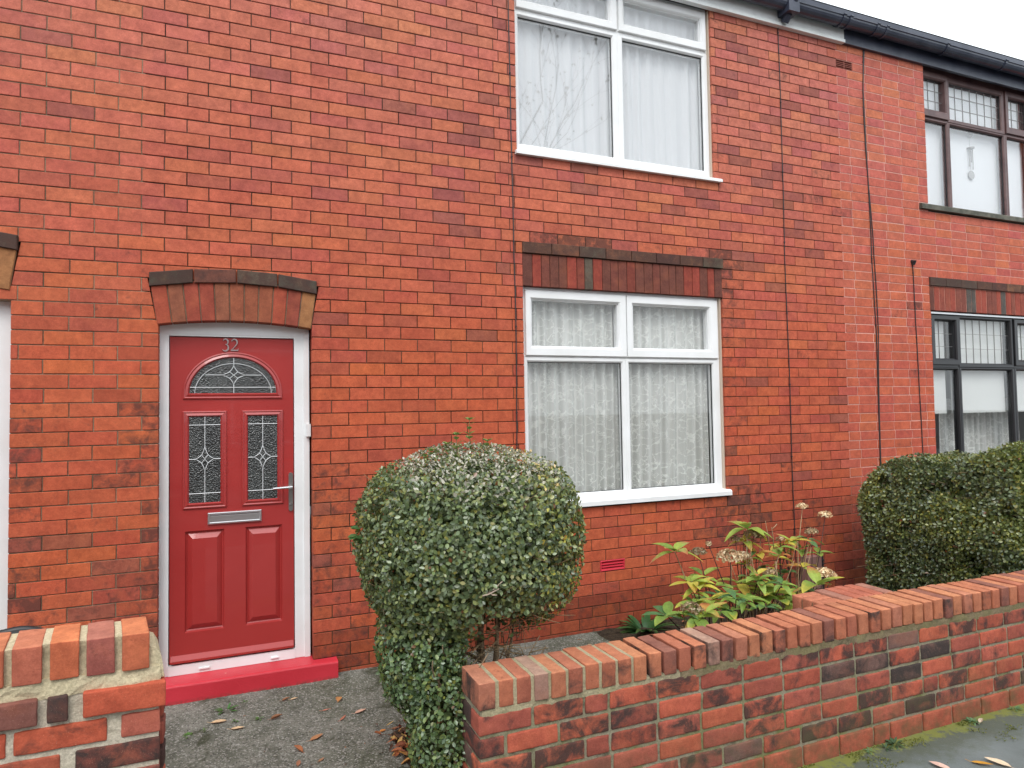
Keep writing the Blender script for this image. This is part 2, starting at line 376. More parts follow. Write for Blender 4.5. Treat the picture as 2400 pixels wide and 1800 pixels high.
def fbrick(mb, xa, xb, ya, yb, z0, z1, col, y=0., back=.105):
    """xa,xb at bottom; ya,yb = x extents at the top"""
    dy = R.uniform(-.0012, .0012) + y; t = .0018; e = .0022
    jz = R.uniform(-.0008, .0008); tl = R.uniform(-.0008, .0008)
    o = [(xa, z0 + jz), (xb, z0 + jz), (yb, z1 + jz + tl), (ya, z1 + jz - tl)]
    i = [(xa + e, z0 + jz + e), (xb - e, z0 + jz + e), (yb - e, z1 + jz + tl - e), (ya + e, z1 + jz - tl - e)]
    n = len(mb.v)
    mb.v += [(p[0], dy - t, p[1]) for p in i] + [(p[0], dy + .001, p[1]) for p in o] + [(p[0], back + y, p[1]) for p in o]
    mb.f.append((n, n + 1, n + 2, n + 3)); mb.c.append(col)
    for a in (0, 4):
        for q in range(4):
            q2 = (q + 1) % 4
            mb.f.append((n + a + 4 + q, n + a + 4 + q2, n + a + q2, n + a + q)); mb.c.append(col)
walls = {k: MB() for k in 'LMR'}; joints = {k: MB() for k in 'LMR'}
def side(x): return 'L' if x < PARTY_L else ('R' if x > PARTY_R + .0 else 'M')
for k in range(-24, 43):
    z0, z1 = Zk(k), Zk(k + 1)
    J = row_joints(k); H = holes(k); g = .0029
    spans = [[X0, X1, X0, X1]]
    for h in H:
        ns = []
        for s_ in spans:
            if h[1] <= s_[0] or h[0] >= s_[1]: ns.append(s_); continue
            if h[0] > s_[0]: ns.append([s_[0], h[0], s_[2], h[2]])
            if h[1] < s_[1]: ns.append([h[1], s_[1], h[3], s_[3]])
        spans = ns
    for s_ in spans:
        js = [j for j in J if s_[0] + .035 < j < s_[1] - .035 and s_[2] + .02 < j < s_[3] - .02]
        bo = [s_[0]] + js + [s_[1]]; to = [s_[2]] + js + [s_[3]]
        for a in range(len(bo) - 1):
            xc = (bo[a] + bo[a + 1]) / 2; ga = 0 if a == 0 else g; gb = 0 if a == len(bo) - 2 else g
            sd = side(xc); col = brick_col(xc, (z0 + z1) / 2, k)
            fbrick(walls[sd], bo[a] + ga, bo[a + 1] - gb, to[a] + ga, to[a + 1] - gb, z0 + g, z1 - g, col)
        # joint mortar behind
        cuts = [c for c in (-.95, PARTY_L, PARTY_R) if s_[0] + .01 < c < s_[1] - .01 and s_[2] < c < s_[3]]
        bo = [max(s_[0], s_[2]) + .003] + sorted(cuts) + [min(s_[1], s_[3]) - .003]
        for a in range(len(bo) - 1):
            xc = (bo[a] + bo[a + 1]) / 2; sd = side(xc)
            if xc > PARTY_R: c_ = (.66, .38, .32, 0) if z0 > .95 else (.30, .15, .11, 0)
            elif xc < -.9: c_ = (.20, .15, .105, .3)
            elif z0 > 2.9: c_ = (.060, .038, .032, .2)
            else: c_ = (.085, .050, .034, .2)
            q_ = R.uniform(.6, 1.7) if xc < PARTY_R else R.uniform(.85, 1.1); c_ = (c_[0] * q_, c_[1] * q_, c_[2] * q_, c_[3]); yj = .0012 if xc > PARTY_R else .0035
            joints[sd].box(bo[a], bo[a + 1], yj, .10, z0 + .0002, z1 - .0002, c_)

# ------------------------------------------------------------------ the three houses of the terrace
hM = thing('terraced_house', 'red brick terraced house with a red front door numbered 32 and white windows', 'house')
hR = thing('terraced_house', 'neighbouring terraced house on the right with brown upper window and black lower window', 'house')
hL = thing('terraced_house', 'neighbouring house at the left edge with a white door under its own brick arch', 'house')
HO = {'L': hL, 'M': hM, 'R': hR}
for k in 'LMR':
    w = walls[k].build('wall', M['brick'], HO[k])
    jo = joints[k].build('mortar_joints', M['mortar'], w)
    x0, x1 = {'L': (X0, PARTY_L), 'M': (PARTY_L, PARTY_R), 'R': (PARTY_R, X1)}[k]
    rf = MB()
    rf.face([(x0, -.16, 5.26), (x1, -.16, 5.26), (x1, 4.3, 8.7), (x0, 4.3, 8.7)]); rf.face([(x0, 8.8, 5.26), (x0, 4.3, 8.7), (x1, 4.3, 8.7), (x1, 8.8, 5.26)])
    rf.face([(x0, -.16, 5.20), (x0, 8.8, 5.20), (x1, 8.8, 5.20), (x1, -.16, 5.20)])
    for xx in (x0, x1): rf.face([(xx, -.16, 5.26), (xx, 8.8, 5.26), (xx, 4.3, 8.7)])
    rf.build('roof', M['slate'], HO[k])
    bk = MB(); bk.box(x0, x1, 8.4, 8.6, 0, 5.2, (.4, .09, .05, 0))
    for xx, s_ in ((x0, 0), (x1, -.02)):
        if (k == 'L' and xx == x0) or (k == 'R' and xx == x1): bk.box(xx + s_, xx + s_ + .02, .1, 8.4, 0, 5.2, (.4, .09, .05, 0))
    bk.build('rear_wall', M['brick'], HO[k])
def room(parent, x0, x1, z0, z1, col=M['room'], d=3.):
    r = MB(); y0, y1 = .135, d
    for q in ([(x0, y1, z0), (x1, y1, z0), (x1, y1, z1), (x0, y1, z1)], [(x0, y0, z0), (x0, y1, z0), (x0, y1, z1), (x0, y0, z1)],
              [(x1, y0, z0), (x1, y0, z1), (x1, y1, z1), (x1, y1, z0)], [(x0, y0, z0), (x1, y0, z0), (x1, y1, z0), (x0, y1, z0)],
              [(x0, y0, z1), (x0, y1, z1), (x1, y1, z1), (x1, y0, z1)]): r.face(q)
    return r.build('room_lining', col, parent)
room(hM, 1.2, 3.6, .1, 2.75); room(hM, 1.2, 3.6, 2.85, 5.1); room(hR, 5.5, 8.2, .1, 2.75); room(hR, 5.5, 8.2, 2.85, 5.1)
def liner(mb, x0, x1, z0, z1, y0, y1, t=.02, col=(.8, .8, .8, 0)):
    mb.box(x0 - .06, x0 + .0, y0, y1, z0, z1, col); mb.box(x1, x1 + .06, y0, y1, z0, z1, col)
    mb.box(x0 - .06, x1 + .06, y0, y1, z1, z1 + .05, col); mb.box(x0 - .06, x1 + .06, y0, y1, z0 - .05, z0, col)

# door arch ----------------------------------------------------------
def door_arch(parent, x0, x1, dz):
    W = MB(); top = MB(); n = 11
    zb = lambda t: 2.249 + dz + .034 * (1 - (2 * t - 1) ** 2)
    zt = lambda t: 2.473 + dz + .045 * (1 - (2 * t - 1) ** 2)
    xb = lambda t: x0 - .008 + t * (x1 - x0 + .004); xt = lambda t: x0 - .045 + t * (x1 - x0 + .073)
    for i in range(n):
        a, b_ = (i + .035) / n, (i + .965) / n
        base = R.choice([(.30, .068, .045), (.34, .075, .045), (.26, .065, .045), (.28, .09, .05)]) if i < n - 1 else (.33, .16, .07)
        if i in (1, 4): base = (.27, .10, .06)
        p = [(xb(a), zb(a)), (xb(b_), zb(b_)), (xt(b_), zt(b_) + .01), (xt(a), zt(a) + .01)]
        dy = R.uniform(-.004, .0); q = len(W.v); e = .004
        ii = [(p[0][0] + e, p[0][1] + e), (p[1][0] - e, p[1][1] + e), (p[2][0] - e, p[2][1] - e), (p[3][0] + e, p[3][1] - e)]
        W.v += [(v[0], dy - .006, v[1]) for v in ii] + [(v[0], dy - .002, v[1]) for v in p] + [(v[0], .08, v[1]) for v in p]
        W.f.append((q, q + 1, q + 2, q + 3)); W.c.append((*base, .28))
        for s_ in (0, 4):
            for w in range(4): W.f.append((q + s_ + 4 + w, q + s_ + 4 + (w + 1) % 4, q + s_ + (w + 1) % 4, q + s_ + w)); W.c.append((*base, .28))
    ar = W.build('door_arch', M['brick'], parent)
    J = MB()
    N_ = 22
    for i in range(N_):
        a, b_ = i / N_, (i + 1) / N_
        J.face([(xb(a), .0, zb(a) + .003), (xb(b_), .0, zb(b_) + .003), (xt(b_), .0, zt(b_) + .02), (xt(a), .0, zt(a) + .02)], (.22, .16, .115, .6))
    J.build('arch_mortar', M['mortar'], ar)
    cols = [(.065, .065, .048, 1), (.17, .07, .052, .75), (.12, .10, .075, .95), (.085, .085, .068, 1)]
    for i in range(4):
        a, b_ = i / 4 + .004, (i + 1) / 4 - .004
        zl = lambda t: zt(t) - .002; xx = lambda t: x0 - .052 + t * (x1 - x0 + .085)
        y0, y1 = -.024, .05; h = .083
        P = [(xx(a), zl(a)), (xx(b_), zl(b_)), (xx(b_), zl(b_) + h), (xx(a), zl(a) + h)]
        q = len(top.v); e = .004
        I_ = [(P[0][0] + e, P[0][1] + e), (P[1][0] - e, P[1][1] + e), (P[2][0] - e, P[2][1] - e), (P[3][0] + e, P[3][1] - e)]
        top.v += [(v[0], y0, v[1]) for v in I_] + [(v[0], y0 + .004, v[1]) for v in P] + [(v[0], y1, v[1]) for v in P]
        top.f.append((q, q + 1, q + 2, q + 3)); top.c.append(cols[i])
        for s_ in (0, 4):
            for w in range(4): top.f.append((q + s_ + 4 + w, q + s_ + 4 + (w + 1) % 4, q + s_ + (w + 1) % 4, q + s_ + w)); top.c.append(cols[i])
    tp = top.build('drip_course', M['brick'], parent); tag(tp, 'blackened brick course along the top of the arch')
door_arch(hM, -.876, 0, 0)
door_arch(hL, -2.50, -1.60, .165)

def lintel(parent, x0, x1, pink):
    S = MB(); n = 24; d = (x1 - x0) / n; x = x0
    for i in range(n):
        w = d * R.uniform(.88, 1.12) if i < n - 1 else x1 - x
        base = R.choice([(.20, .052, .038), (.26, .056, .040), (.17, .055, .042), (.28, .058, .042), (.15, .055, .042)]) if not pink else R.choice([(.26, .07, .05), (.30, .07, .05), (.20, .065, .05)])
        a = .25
        if i == 7 or (pink and i in (8, 14)): base = (.11, .095, .075) if not pink else (.09, .09, .085); a = .6
        if i in (0, n - 1): base = (.13, .05, .04)
        fbrick(S, x + .002, x + w - (.006 if pink else .002), x + .002, x + w - (.006 if pink else .002), 2.612, 2.848, (*base, a), -.002)
        x += w
    s_ = S.build('soldier_course', M['brick'], parent)
    J = MB(); J.box(x0, x1, .001 if pink else .003, .09, 2.615, 2.93, (.60, .32, .25, 0) if pink else (.06, .045, .04, .3)); J.build('lintel_mortar', M['mortar'], s_)
    T = MB(); x = x0 - .002; first = True
    while x < x1:
        w = min(.232 * R.uniform(.97, 1.03), x1 + .006 - x)
        base = R.choice([(.14, .07, .048), (.17, .09, .055), (.09, .08, .06), (.12, .055, .042)]); a = R.choice([.75, .9, 1])
        if abs(x - (x0 + .49)) < .13: base = (.12, .115, .085); a = 1
        if w > .03: fbrick(T, x + .002, x + w - .003, x + .002, x + w - .003, 2.853, 2.934, (*base, a), -.016, .1)
        x += w
    t = T.build('drip_course', M['brick'], parent); tag(t, 'sooty header course standing proud above the window')
lintel(hM, 1.479, 3.288, False); lintel(hR, 5.797, 7.63, True)

# front door of 32 ----------------------------------------------------
YD = .08
fr = MB()
NT = 20
def ztop(x): t = (x + .889) / .872; return 2.236 + .040 * (1 - (2 * t - 1) ** 2)
ox0, ox1, ix0, ix1, iz1, iz0, oz0 = -.893, -.012, -.826, -.104, 2.193, .219, .158
def arch_piece(y0, y1):
    for i in range(NT):
        a = ox0 + (ox1 - ox0) * i / NT; b_ = ox0 + (ox1 - ox0) * (i + 1) / NT
        fr.face([(a, y0, iz1), (b_, y0, iz1), (b_, y0, ztop(b_) + .03), (a, y0, ztop(a) + .03)])
    fr.face([(ox0, y0, iz1), (ox0, y1, iz1), (ox1, y1, iz1), (ox1, y0, iz1)])
arch_piece(YD, .15)
fr.box(ox0, ix0, YD + .0001, .15, oz0, iz1); fr.box(ix1, ox1, YD + .0001, .15, oz0, iz1); fr.box(ix0, ix1, YD - .006, .15, oz0, iz0 - .002)
fr.box(ox0, ix0 - .05, YD - .006, YD, oz0, iz1); fr.box(ox1 - .034, ox1, YD - .012, YD, oz0, ztop(ox1) + .0)
fr.box(ix0 - .008, ix1 + .008, YD - .004, YD, iz1 + .012, iz1 + .018); fr.box(-.66, -.60, YD - .016, YD - .006, .178, .186); fr.box(-.25, -.205, YD - .016, YD - .006, .178, .186)
fr.build('door_frame', M['pvc'], hM)
YS = .094
door = MB(); dx0, dx1, dz0, dz1 = -.822, -.108, .224, 2.189
PL = [(-.738, -.518, .397, 1.004), (-.396, -.178, .397, 1.004)]
def tile(x0, x1, z0, z1): door.face([(x0, YS, z0), (x1, YS, z0), (x1, YS, z1), (x0, YS, z1)])
tile(dx0, dx1, dz0, .397); tile(dx0, PL[0][0], .397, 1.004); tile(PL[0][1], PL[1][0], .397, 1.004); tile(PL[1][1], dx1, .397, 1.004); tile(dx0, dx1, 1.004, dz1)
door.face([(dx0, YS, dz0), (dx0, .14, dz0), (dx0, .14, dz1), (dx0, YS, dz1)]); door.face([(dx1, YS, dz0), (dx1, YS, dz1), (dx1, .14, dz1), (dx1, .14, dz0)])
door.box(dx0, dx1, .138, .142, dz0, dz1)
for p in PL:
    o = p; prof = [(0, YS), (.007, YS + .013), (.014, YS + .016), (.042, YS - .004)]
    L = []
    for d, y in prof:
        dzb = d * (1.1 if d > .02 else 1)
        L.append([(o[0] + d, y, o[2] + dzb), (o[1] - d, y, o[2] + dzb), (o[1] - d, y, o[3] - dzb), (o[0] + d, y, o[3] - dzb)])
    for a in range(3):
        for q in range(4): q2 = (q + 1) % 4; door.face([L[a][q], L[a][q2], L[a + 1][q2], L[a + 1][q]])
    door.face(L[3])
door.face([(dx0 + .008, YS, .268), (dx0 + .008, YS - .030, .243), (dx1 - .006, YS - .030, .243), (dx1 - .006, YS, .268)])
door.face([(dx0 + .008, YS - .030, .243), (dx0 + .008, YS - .030, .230), (dx1 - .006, YS - .030, .230), (dx1 - .006, YS - .030, .243)])
door.face([(dx0 + .008, YS - .030, .230), (dx0 + .008, YS, .230), (dx1 - .006, YS, .230), (dx1 - .006, YS - .030, .230)])
dr = door.build('front_door', M['reddoor'], hM); tag(dr, 'glossy red panelled door with an arched fanlight and two tall glazed panels')
# mouldings round the glass
mo = MB()
def loopring(paths, ys, mb=mo):
    n = len(paths[0])
    for a in range(len(paths) - 1):
        for q in range(n):
            q2 = (q + 1) % n
            mb.face([(paths[a][q][0], ys[a], paths[a][q][1]), (paths[a][q2][0], ys[a], paths[a][q2][1]), (paths[a + 1][q2][0], ys[a + 1], paths[a + 1][q2][1]), (paths[a + 1][q][0], ys[a + 1], paths[a + 1][q][1])])
def rectp(x0, x1, z0, z1): return [(x0, z0), (x1, z0), (x1, z1), (x0, z1)]
GL = (-.716, -.540, 1.173, 1.698); GR = (-.381, -.207, 1.173, 1.698)
for g_ in (GL, GR):
    P = [rectp(g_[0] - d, g_[1] + d, g_[2] - d, g_[3] + d) for d in (.036, .034, .028, .022, .008, 0)]
    loopring(P, [YS, YS - .008, YS - .010, YS - .006, YS - .012, YS - .0005])
FC = (-.4635, 1.8425)
def halfdisc(r, d, n=28, rz=None):
    rz = rz or r
    return [(FC[0] + math.cos(PI * i / n) * r, FC[1] - d * (1 if i in (0, n) else 0) + math.sin(PI * i / n) * rz) if 0 < i < n else (FC[0] + math.cos(PI * i / n) * r, FC[1] - d) for i in range(n + 1)]
P = [halfdisc(.2515 + d, d, rz=.221 + d) for d in (.036, .034, .028, .022, .008, 0)]
loopring(P, [YS, YS - .008, YS - .010, YS - .006, YS - .012, YS - .0005])
mo.build('glazing_moulding', M['reddoor'], dr)
def pane_poly(pts, name, y=YS - .001):
    mb = MB(); mb.face([(p[0], y, p[1]) for p in pts]); return mb.build(name, M['obscure'], dr)
pane_poly(rectp(*GL), 'glass_panel'); pane_poly(rectp(*GR), 'glass_panel'); fan = pane_poly(halfdisc(.2515, 0, rz=.221), 'fanlight')
cm = MB(); yc = YS - .003
def came(pts, w=.0024): cm.tube([(p[0], yc, p[1]) for p in pts], w, 5)
def star(cx, cz, rx, rz_):
    pts = []
    for a, b_ in (((0, 1), (1, 0)), ((1, 0), (0, -1)), ((0, -1), (-1, 0)), ((-1, 0), (0, 1))):
        for i in range(7):
            t = i / 7; k_ = 4 * t * (1 - t) * .13
            x = a[0] * (1 - t) + b_[0] * t; z = a[1] * (1 - t) + b_[1] * t
            pts.append((cx + rx * x * (1 - k_ * 2.2), cz + rz_ * z * (1 - k_ * 2.2)))
    came(pts + [pts[0]]); s = min(rx, rz_) * .62
    q = [(cx + rx * .36, cz + rz_ * .36), (cx + rx * .36, cz - rz_ * .36), (cx - rx * .36, cz - rz_ * .36), (cx - rx * .36, cz + rz_ * .36)]
    came([q[0], q[2]]); came([q[1], q[3]])
for g_ in (GL, GR):
    mx_ = (g_[0] + g_[1]) / 2
    came([(mx_, g_[3]), (mx_, 1.510)]); came([(mx_, 1.366), (mx_, g_[2])])
    came([(g_[0], 1.647), (g_[1], 1.647)]); came([(g_[0], 1.229), (g_[1], 1.229)]); came([(g_[0], 1.438), (mx_ - .051, 1.438)]); came([(mx_ + .051, 1.438), (g_[1], 1.438)])
    star(mx_, 1.438, .051, .072)
came([(FC[0], 2.063), (FC[0], 2.012)]); came([(FC[0], 1.899), (FC[0], 1.8425)]); came([(-.711, 1.878), (-.216, 1.878)])
came([(-.626, 1.955), (FC[0] - .067, 1.955)]); came([(FC[0] + .067, 1.955), (-.301, 1.955)]); star(FC[0], 1.955, .067, .057)
came([(FC[0] + .2215 * math.cos(PI * i / 24), 1.8425 + .1845 * math.sin(PI * i / 24)) for i in range(25)])
cm.build('leading', M['lead'], dr)
# number 32, letter plate, handle
nb = MB()
def stroke(pts, ws, y0, y1):
    n = len(pts); Lp, Rp = [], []
    for i, p in enumerate(pts):
        a = pts[max(i - 1, 0)]; b_ = pts[min(i + 1, n - 1)]; t = Vector((b_[0] - a[0], b_[1] - a[1])).normalized(); nn = Vector((-t.y, t.x)) * ws[i] / 2
        Lp.append((p[0] + nn.x, p[1] + nn.y)); Rp.append((p[0] - nn.x, p[1] - nn.y))
    for i in range(n - 1):
        nb.face([(Lp[i][0], y0, Lp[i][1]), (Lp[i + 1][0], y0, Lp[i + 1][1]), (Rp[i + 1][0], y0, Rp[i + 1][1]), (Rp[i][0], y0, Rp[i][1])])
        for S in (Lp, Rp): nb.face([(S[i][0], y0, S[i][1]), (S[i + 1][0], y0, S[i + 1][1]), (S[i + 1][0], y1, S[i + 1][1]), (S[i][0], y1, S[i][1])])
def arc(cx, cz, rx, rz_, a0, a1, n=12): return [(cx + rx * math.cos(math.radians(a0 + (a1 - a0) * i / n)), cz + rz_ * math.sin(math.radians(a0 + (a1 - a0) * i / n))) for i in range(n + 1)]
zb_ = 2.106
def wv(n, lo, hi, ph=0): return [lo + (hi - lo) * math.sin(PI * min(1, max(0, (i / (n - 1) + ph)))) for i in range(n)]
p3 = arc(-.511, zb_ + .057, .0145, .0175, 160, -75); stroke(p3, wv(len(p3), .0025, .0085, .0), YS - .008, YS)
p3 = arc(-.513, zb_ + .021, .0185, .021, 88, -150, 16); stroke(p3, wv(len(p3), .003, .0095, .0), YS - .008, YS)
p2 = arc(-.460, zb_ + .055, .0165, .0195, 165, -38, 14) + [(-.455, zb_ + .032), (-.466, zb_ + .018), (-.479, zb_ + .005)]; stroke(p2, wv(len(p2), .0028, .0085), YS - .008, YS)
stroke([(-.481, zb_ + .004), (-.46, zb_ + .0045), (-.440, zb_ + .005), (-.4365, zb_ + .016)], [.007, .008, .008, .002], YS - .008, YS)
tag(nb.build('door_number', M['silver'], dr), 'silver serif numerals 32')
lb = MB(); lb.ring((-.612, -.303, 1.036, 1.108), (-.598, -.317, 1.050, 1.094), YS - .014, YS, .004); lb.box(-.598, -.317, YS - .009, YS, 1.050, 1.086)
lb.face([(-.598, YS - .009, 1.086), (-.317, YS - .009, 1.086), (-.317, YS - .001, 1.094), (-.598, YS - .001, 1.094)])
lb.build('letterbox', M['silver'], dr)
hd = MB(); hx = -.126
hp = [(hx + .0135 * math.cos(a), 1.318 + .0135 * math.sin(a)) for a in np.linspace(0, PI, 9)] + [(hx + .0135 * math.cos(a), 1.100 + .0135 * math.sin(a)) for a in np.linspace(PI, 2 * PI, 9)]
hd.face([(p[0], YS - .010, p[1]) for p in hp])
for i in range(len(hp)): a, b_ = hp[i], hp[(i + 1) % len(hp)]; hd.face([(a[0], YS - .010, a[1]), (b_[0], YS - .010, b_[1]), (b_[0], YS, b_[1]), (a[0], YS, a[1])])
hnd = hd.build('handle', M['satin'], dr)
lv = MB(); lv.tube([(hx, YS - .01, 1.242), (hx, YS - .048, 1.242), (hx - .02, YS - .055, 1.242), (-.18, YS - .055, 1.241), (-.235, YS - .052, 1.239)], [.011, .009, .009, .0085, .0075], 10)
kh = MB(); kh.tube([(hx, YS - .009, 1.133), (hx, YS - .016, 1.133)], .0085, 10); kh.build('keyhole', M['chrome'], dr)
lv.build('handle_lever', M['chrome'], dr)
sn = MB(); sn.box(-.033, -.006, .040, .068, 1.560, 1.640); tag(sn.build('contact_sensor', M['pvc'], hM), 'small white plastic box on the door frame')
stp = MB()
def chbox(mb, x0, x1, y0, y1, z0, z1, e=.012, nx=40, amp=.0022):
    xs = [x0 + (x1 - x0) * i / nx for i in range(nx + 1)]
    prof = [(y0, z0), (y0, z0 + (z1 - z0) * .5), (y0, z1 - e), (y0 + e * .3, z1 - e * .3), (y0 + e, z1), (y0 + (y1 - y0) * .5, z1), (y1, z1)]
    n = len(mb.v)
    for x in xs:
        for (y, z) in prof:
            q = noise.noise_vector((x * 9, y * 9, z * 9)) * amp; mb.v.append((x, y + q.y, z + q.z))
    m_ = len(prof)
    for i in range(nx):
        for j in range(m_ - 1): mb.f.append((n + i * m_ + j, n + (i + 1) * m_ + j, n + (i + 1) * m_ + j + 1, n + i * m_ + j + 1)); mb.c.append((1, 1, 1, 0))
    mb.f.append(tuple(n + j for j in reversed(range(m_)))); mb.c.append((1, 1, 1, 0)); mb.f.append(tuple(n + nx * m_ + j for j in range(m_))); mb.c.append((1, 1, 1, 0))
chbox(stp, -1.02, .140, -.088, -.003, -.05, .157); chbox(stp, -.874, -.002, -.03, .14, -.02, .1565, .002)
tag(stp.build('doorstep', M['step'], hM, smooth=False), 'step painted bright red, slightly scuffed')

# left neighbour's white door
ln = MB(); ln.ring((-2.52, -1.585, -.05, 2.47), (-2.42, -1.68, .1, 2.33), .07, .15, .01); ln.build('door_frame', M['pvc'], hL)
l2 = MB(); l2.box(-2.43, -1.67, .09, .13, .1, 2.34); l2.ring((-2.3, -1.8, 1.2, 2.1), (-2.26, -1.84, 1.24, 2.06), .08, .1, .005); l2.ring((-2.3, -1.8, .3, .95), (-2.26, -1.84, .34, .91), .08, .1, .005)
tag(l2.build('front_door', M['pvc'], hL), 'white door mostly outside the picture')
for z0, z1 in ((.98, 2.9), (3.6, 5.04)):
    q = MB(); q.ring((-4.0, -3.1, z0, z1), (-3.94, -3.16, z0 + .06, z1 - .06), .04, .1); wq = q.build('window', M['pvc'], hL)
    q = MB(); q.face([(-3.94, .06, z0 + .06), (-3.16, .06, z0 + .06), (-3.16, .06, z1 - .06), (-3.94, .06, z1 - .06)]); q.build('pane', M['obscure'], wq)

# ------------------------------------------------------------------ windows
def window(parent, lights, casements, backing, fm, gm, sill, yf=.04, name='window', label=None):
    fr_ = MB()
    for o, i in lights: fr_.ring(o, i, yf, yf + .06, .011)
    for b_ in backing: fr_.box(b_[0], b_[1], yf + .006, yf + .06, b_[2], b_[3])
    w = fr_.build(name, fm, parent)
    if label: tag(w, label)
    for o, i in casements:
        c = MB(); c.ring(o, i, yf - .014, yf + .05, .012); c.build('casement', fm, w)
    for o, i in lights + casements:
        p = MB(); p.box(i[0] - .004, i[1] + .004, yf + .028, yf + .032, i[2] - .004, i[3] + .004); p.build('pane', gm, w)
        k_ = MB(); k_.ring((i[0] - .001, i[1] + .001, i[2] - .001, i[3] + .001), (i[0] + .004, i[1] - .004, i[2] + .004, i[3] - .004), yf + .020, yf + .03, .001, out=.0005); k_.build('gasket', M['black'], w)
    if sill:
        s_ = MB(); x0, x1, z0, z1, y0, sm = sill
        s_.v += [(x0, y0, z0), (x1, y0, z0), (x1, .09, z0), (x0, .09, z0), (x0, y0, z1 - .014), (x1, y0, z1 - .014), (x0, y0 + .012, z1 - .003), (x1, y0 + .012, z1 - .003), (x0, .09, z1 + .012), (x1, .09, z1 + .012)]
        for f in ((0, 1, 5, 4), (4, 5, 7, 6), (6, 7, 9, 8), (3, 2, 1, 0), (0, 4, 6, 8, 3), (1, 2, 9, 7, 5)): s_.f.append(f); s_.c.append((1, 1, 1, 0))
        s_.build('window_sill', sm, w)
    return w
w1 = window(hM, [((1.458, 2.352, 3.606, 4.678), (1.497, 2.304, 3.680, 4.646)), ((2.352, 3.228, 3.606, 4.678), (2.403, 3.180, 3.680, 4.646))],
            [((1.476, 2.345, 4.702, 5.028), (1.530, 2.284, 4.767, 4.962)), ((2.362, 3.212, 4.702, 5.028), (2.409, 3.160, 4.767, 4.962))],
            [(1.458, 3.228, 4.680, 4.775), (1.458, 3.228, 4.955, 5.06), (1.458, 1.54, 4.775, 4.955), (2.275, 2.42, 4.775, 4.955), (3.15, 3.228, 4.775, 4.955)],
            M['pvc'], M['glass_up'], (1.436, 3.298, 3.574, 3.606, -.034, M['pvc']), label='white upper window of two tall lights with two top casements')
w2 = window(hM, [((1.490, 2.366, 1.03, 2.096), (1.531, 2.330, 1.077, 2.060)), ((2.366, 3.272, 1.03, 2.096), (2.399, 3.203, 1.077, 2.060))],
            [((1.512, 2.371, 2.106, 2.590), (1.564, 2.307, 2.173, 2.522)), ((2.379, 3.254, 2.106, 2.590), (2.436, 3.172, 2.173, 2.522))],
            [(1.490, 3.272, 2.098, 2.18), (1.490, 3.272, 2.515, 2.612), (1.490, 1.57, 2.18, 2.515), (2.30, 2.445, 2.18, 2.515), (3.165, 3.272, 2.18, 2.515)],
            M['pvc'], M['glass'], (1.470, 3.306, .984, 1.03, -.034, M['pvc']), label='white lower window with lace nets behind it')
sl = MB(); sl.box(3.272, 3.2835, .020, .06, 1.03, 2.61); sl.build('sealant', M['seal'], w2)
sl = MB(); sl.box(3.228, 3.237, .020, .06, 3.606, 5.04); sl.build('sealant', M['seal'], w1)
w3 = window(hR, [((5.83, 6.262, 3.655, 4.560), (5.872, 6.235, 3.690, 4.535)), ((6.262, 7.166, 3.655, 4.560), (6.290, 7.128, 3.690, 4.535)), ((7.166, 7.60, 3.655, 4.560), (7.195, 7.56, 3.690, 4.535)),
                 ((6.262, 7.166, 4.562, 5.03), (6.300, 7.112, 4.604, 4.975))],
            [((5.85, 6.258, 4.575, 5.035), (5.906, 6.222, 4.652, 4.968)), ((7.170, 7.585, 4.575, 5.035), (7.222, 7.535, 4.652, 4.968))],
            [(5.83, 7.60, 5.031, 5.12), (5.83, 5.915, 4.562, 5.03), (6.215, 6.262, 4.562, 5.03), (5.915, 6.215, 4.562, 4.655), (7.166, 7.23, 4.562, 5.03), (7.23, 7.6, 4.562, 4.655)],
            M['brown'], M['glass_up'], (5.70, 7.72, 3.598, 3.655, -.035, M['stone']), yf=.06, label='brown framed upper window with leaded top lights')
w4 = window(hR, [((5.80, 6.282, 1.03, 2.062), (5.868, 6.255, 1.08, 2.038)), ((6.282, 7.146, 1.03, 2.062), (6.320, 7.105, 1.08, 2.038)), ((7.146, 7.62, 1.03, 2.062), (7.185, 7.56, 1.08, 2.038)),
                 ((6.282, 7.146, 2.064, 2.585), (6.325, 7.105, 2.104, 2.555))],
            [((5.875, 6.276, 2.085, 2.580), (5.934, 6.234, 2.143, 2.527)), ((7.155, 7.60, 2.085, 2.580), (7.215, 7.54, 2.143, 2.527))],
            [(5.80, 7.62, 2.586, 2.61), (5.80, 5.942, 2.064, 2.585), (6.225, 6.282, 2.064, 2.585), (5.942, 6.225, 2.064, 2.150), (7.146, 7.225, 2.064, 2.585), (7.225, 7.6, 2.064, 2.15)],
            M['blackpaint'], M['glass'], (5.72, 7.72, .975, 1.03, -.035, M['stone']), yf=.06, label='black framed lower window with leaded top lights and a white blind')
db = MB(); db.box(5.80, 7.62, .035, .06, 2.588, 2.606); db.build('drip_bar', M['silver'], w4)
def leading(parent, x0, x1, z0, z1, nx, nz, y=.088):
    q = MB()
    for i in range(1, nx): q.box(x0 + (x1 - x0) * i / nx - .0016, x0 + (x1 - x0) * i / nx + .0016, y - .004, y + .004, z0, z1)
    for i in range(1, nz): q.box(x0, x1, y - .0042, y + .0042, z0 + (z1 - z0) * i / nz - .0016, z0 + (z1 - z0) * i / nz + .0016)
    q.build('leaded_grid', M['satin'], parent)
leading(w3, 5.906, 6.222, 4.652, 4.968, 3, 3); leading(w3, 6.30, 7.112, 4.604, 4.975, 7, 3); leading(w3, 7.222, 7.535, 4.652, 4.968, 3, 3)
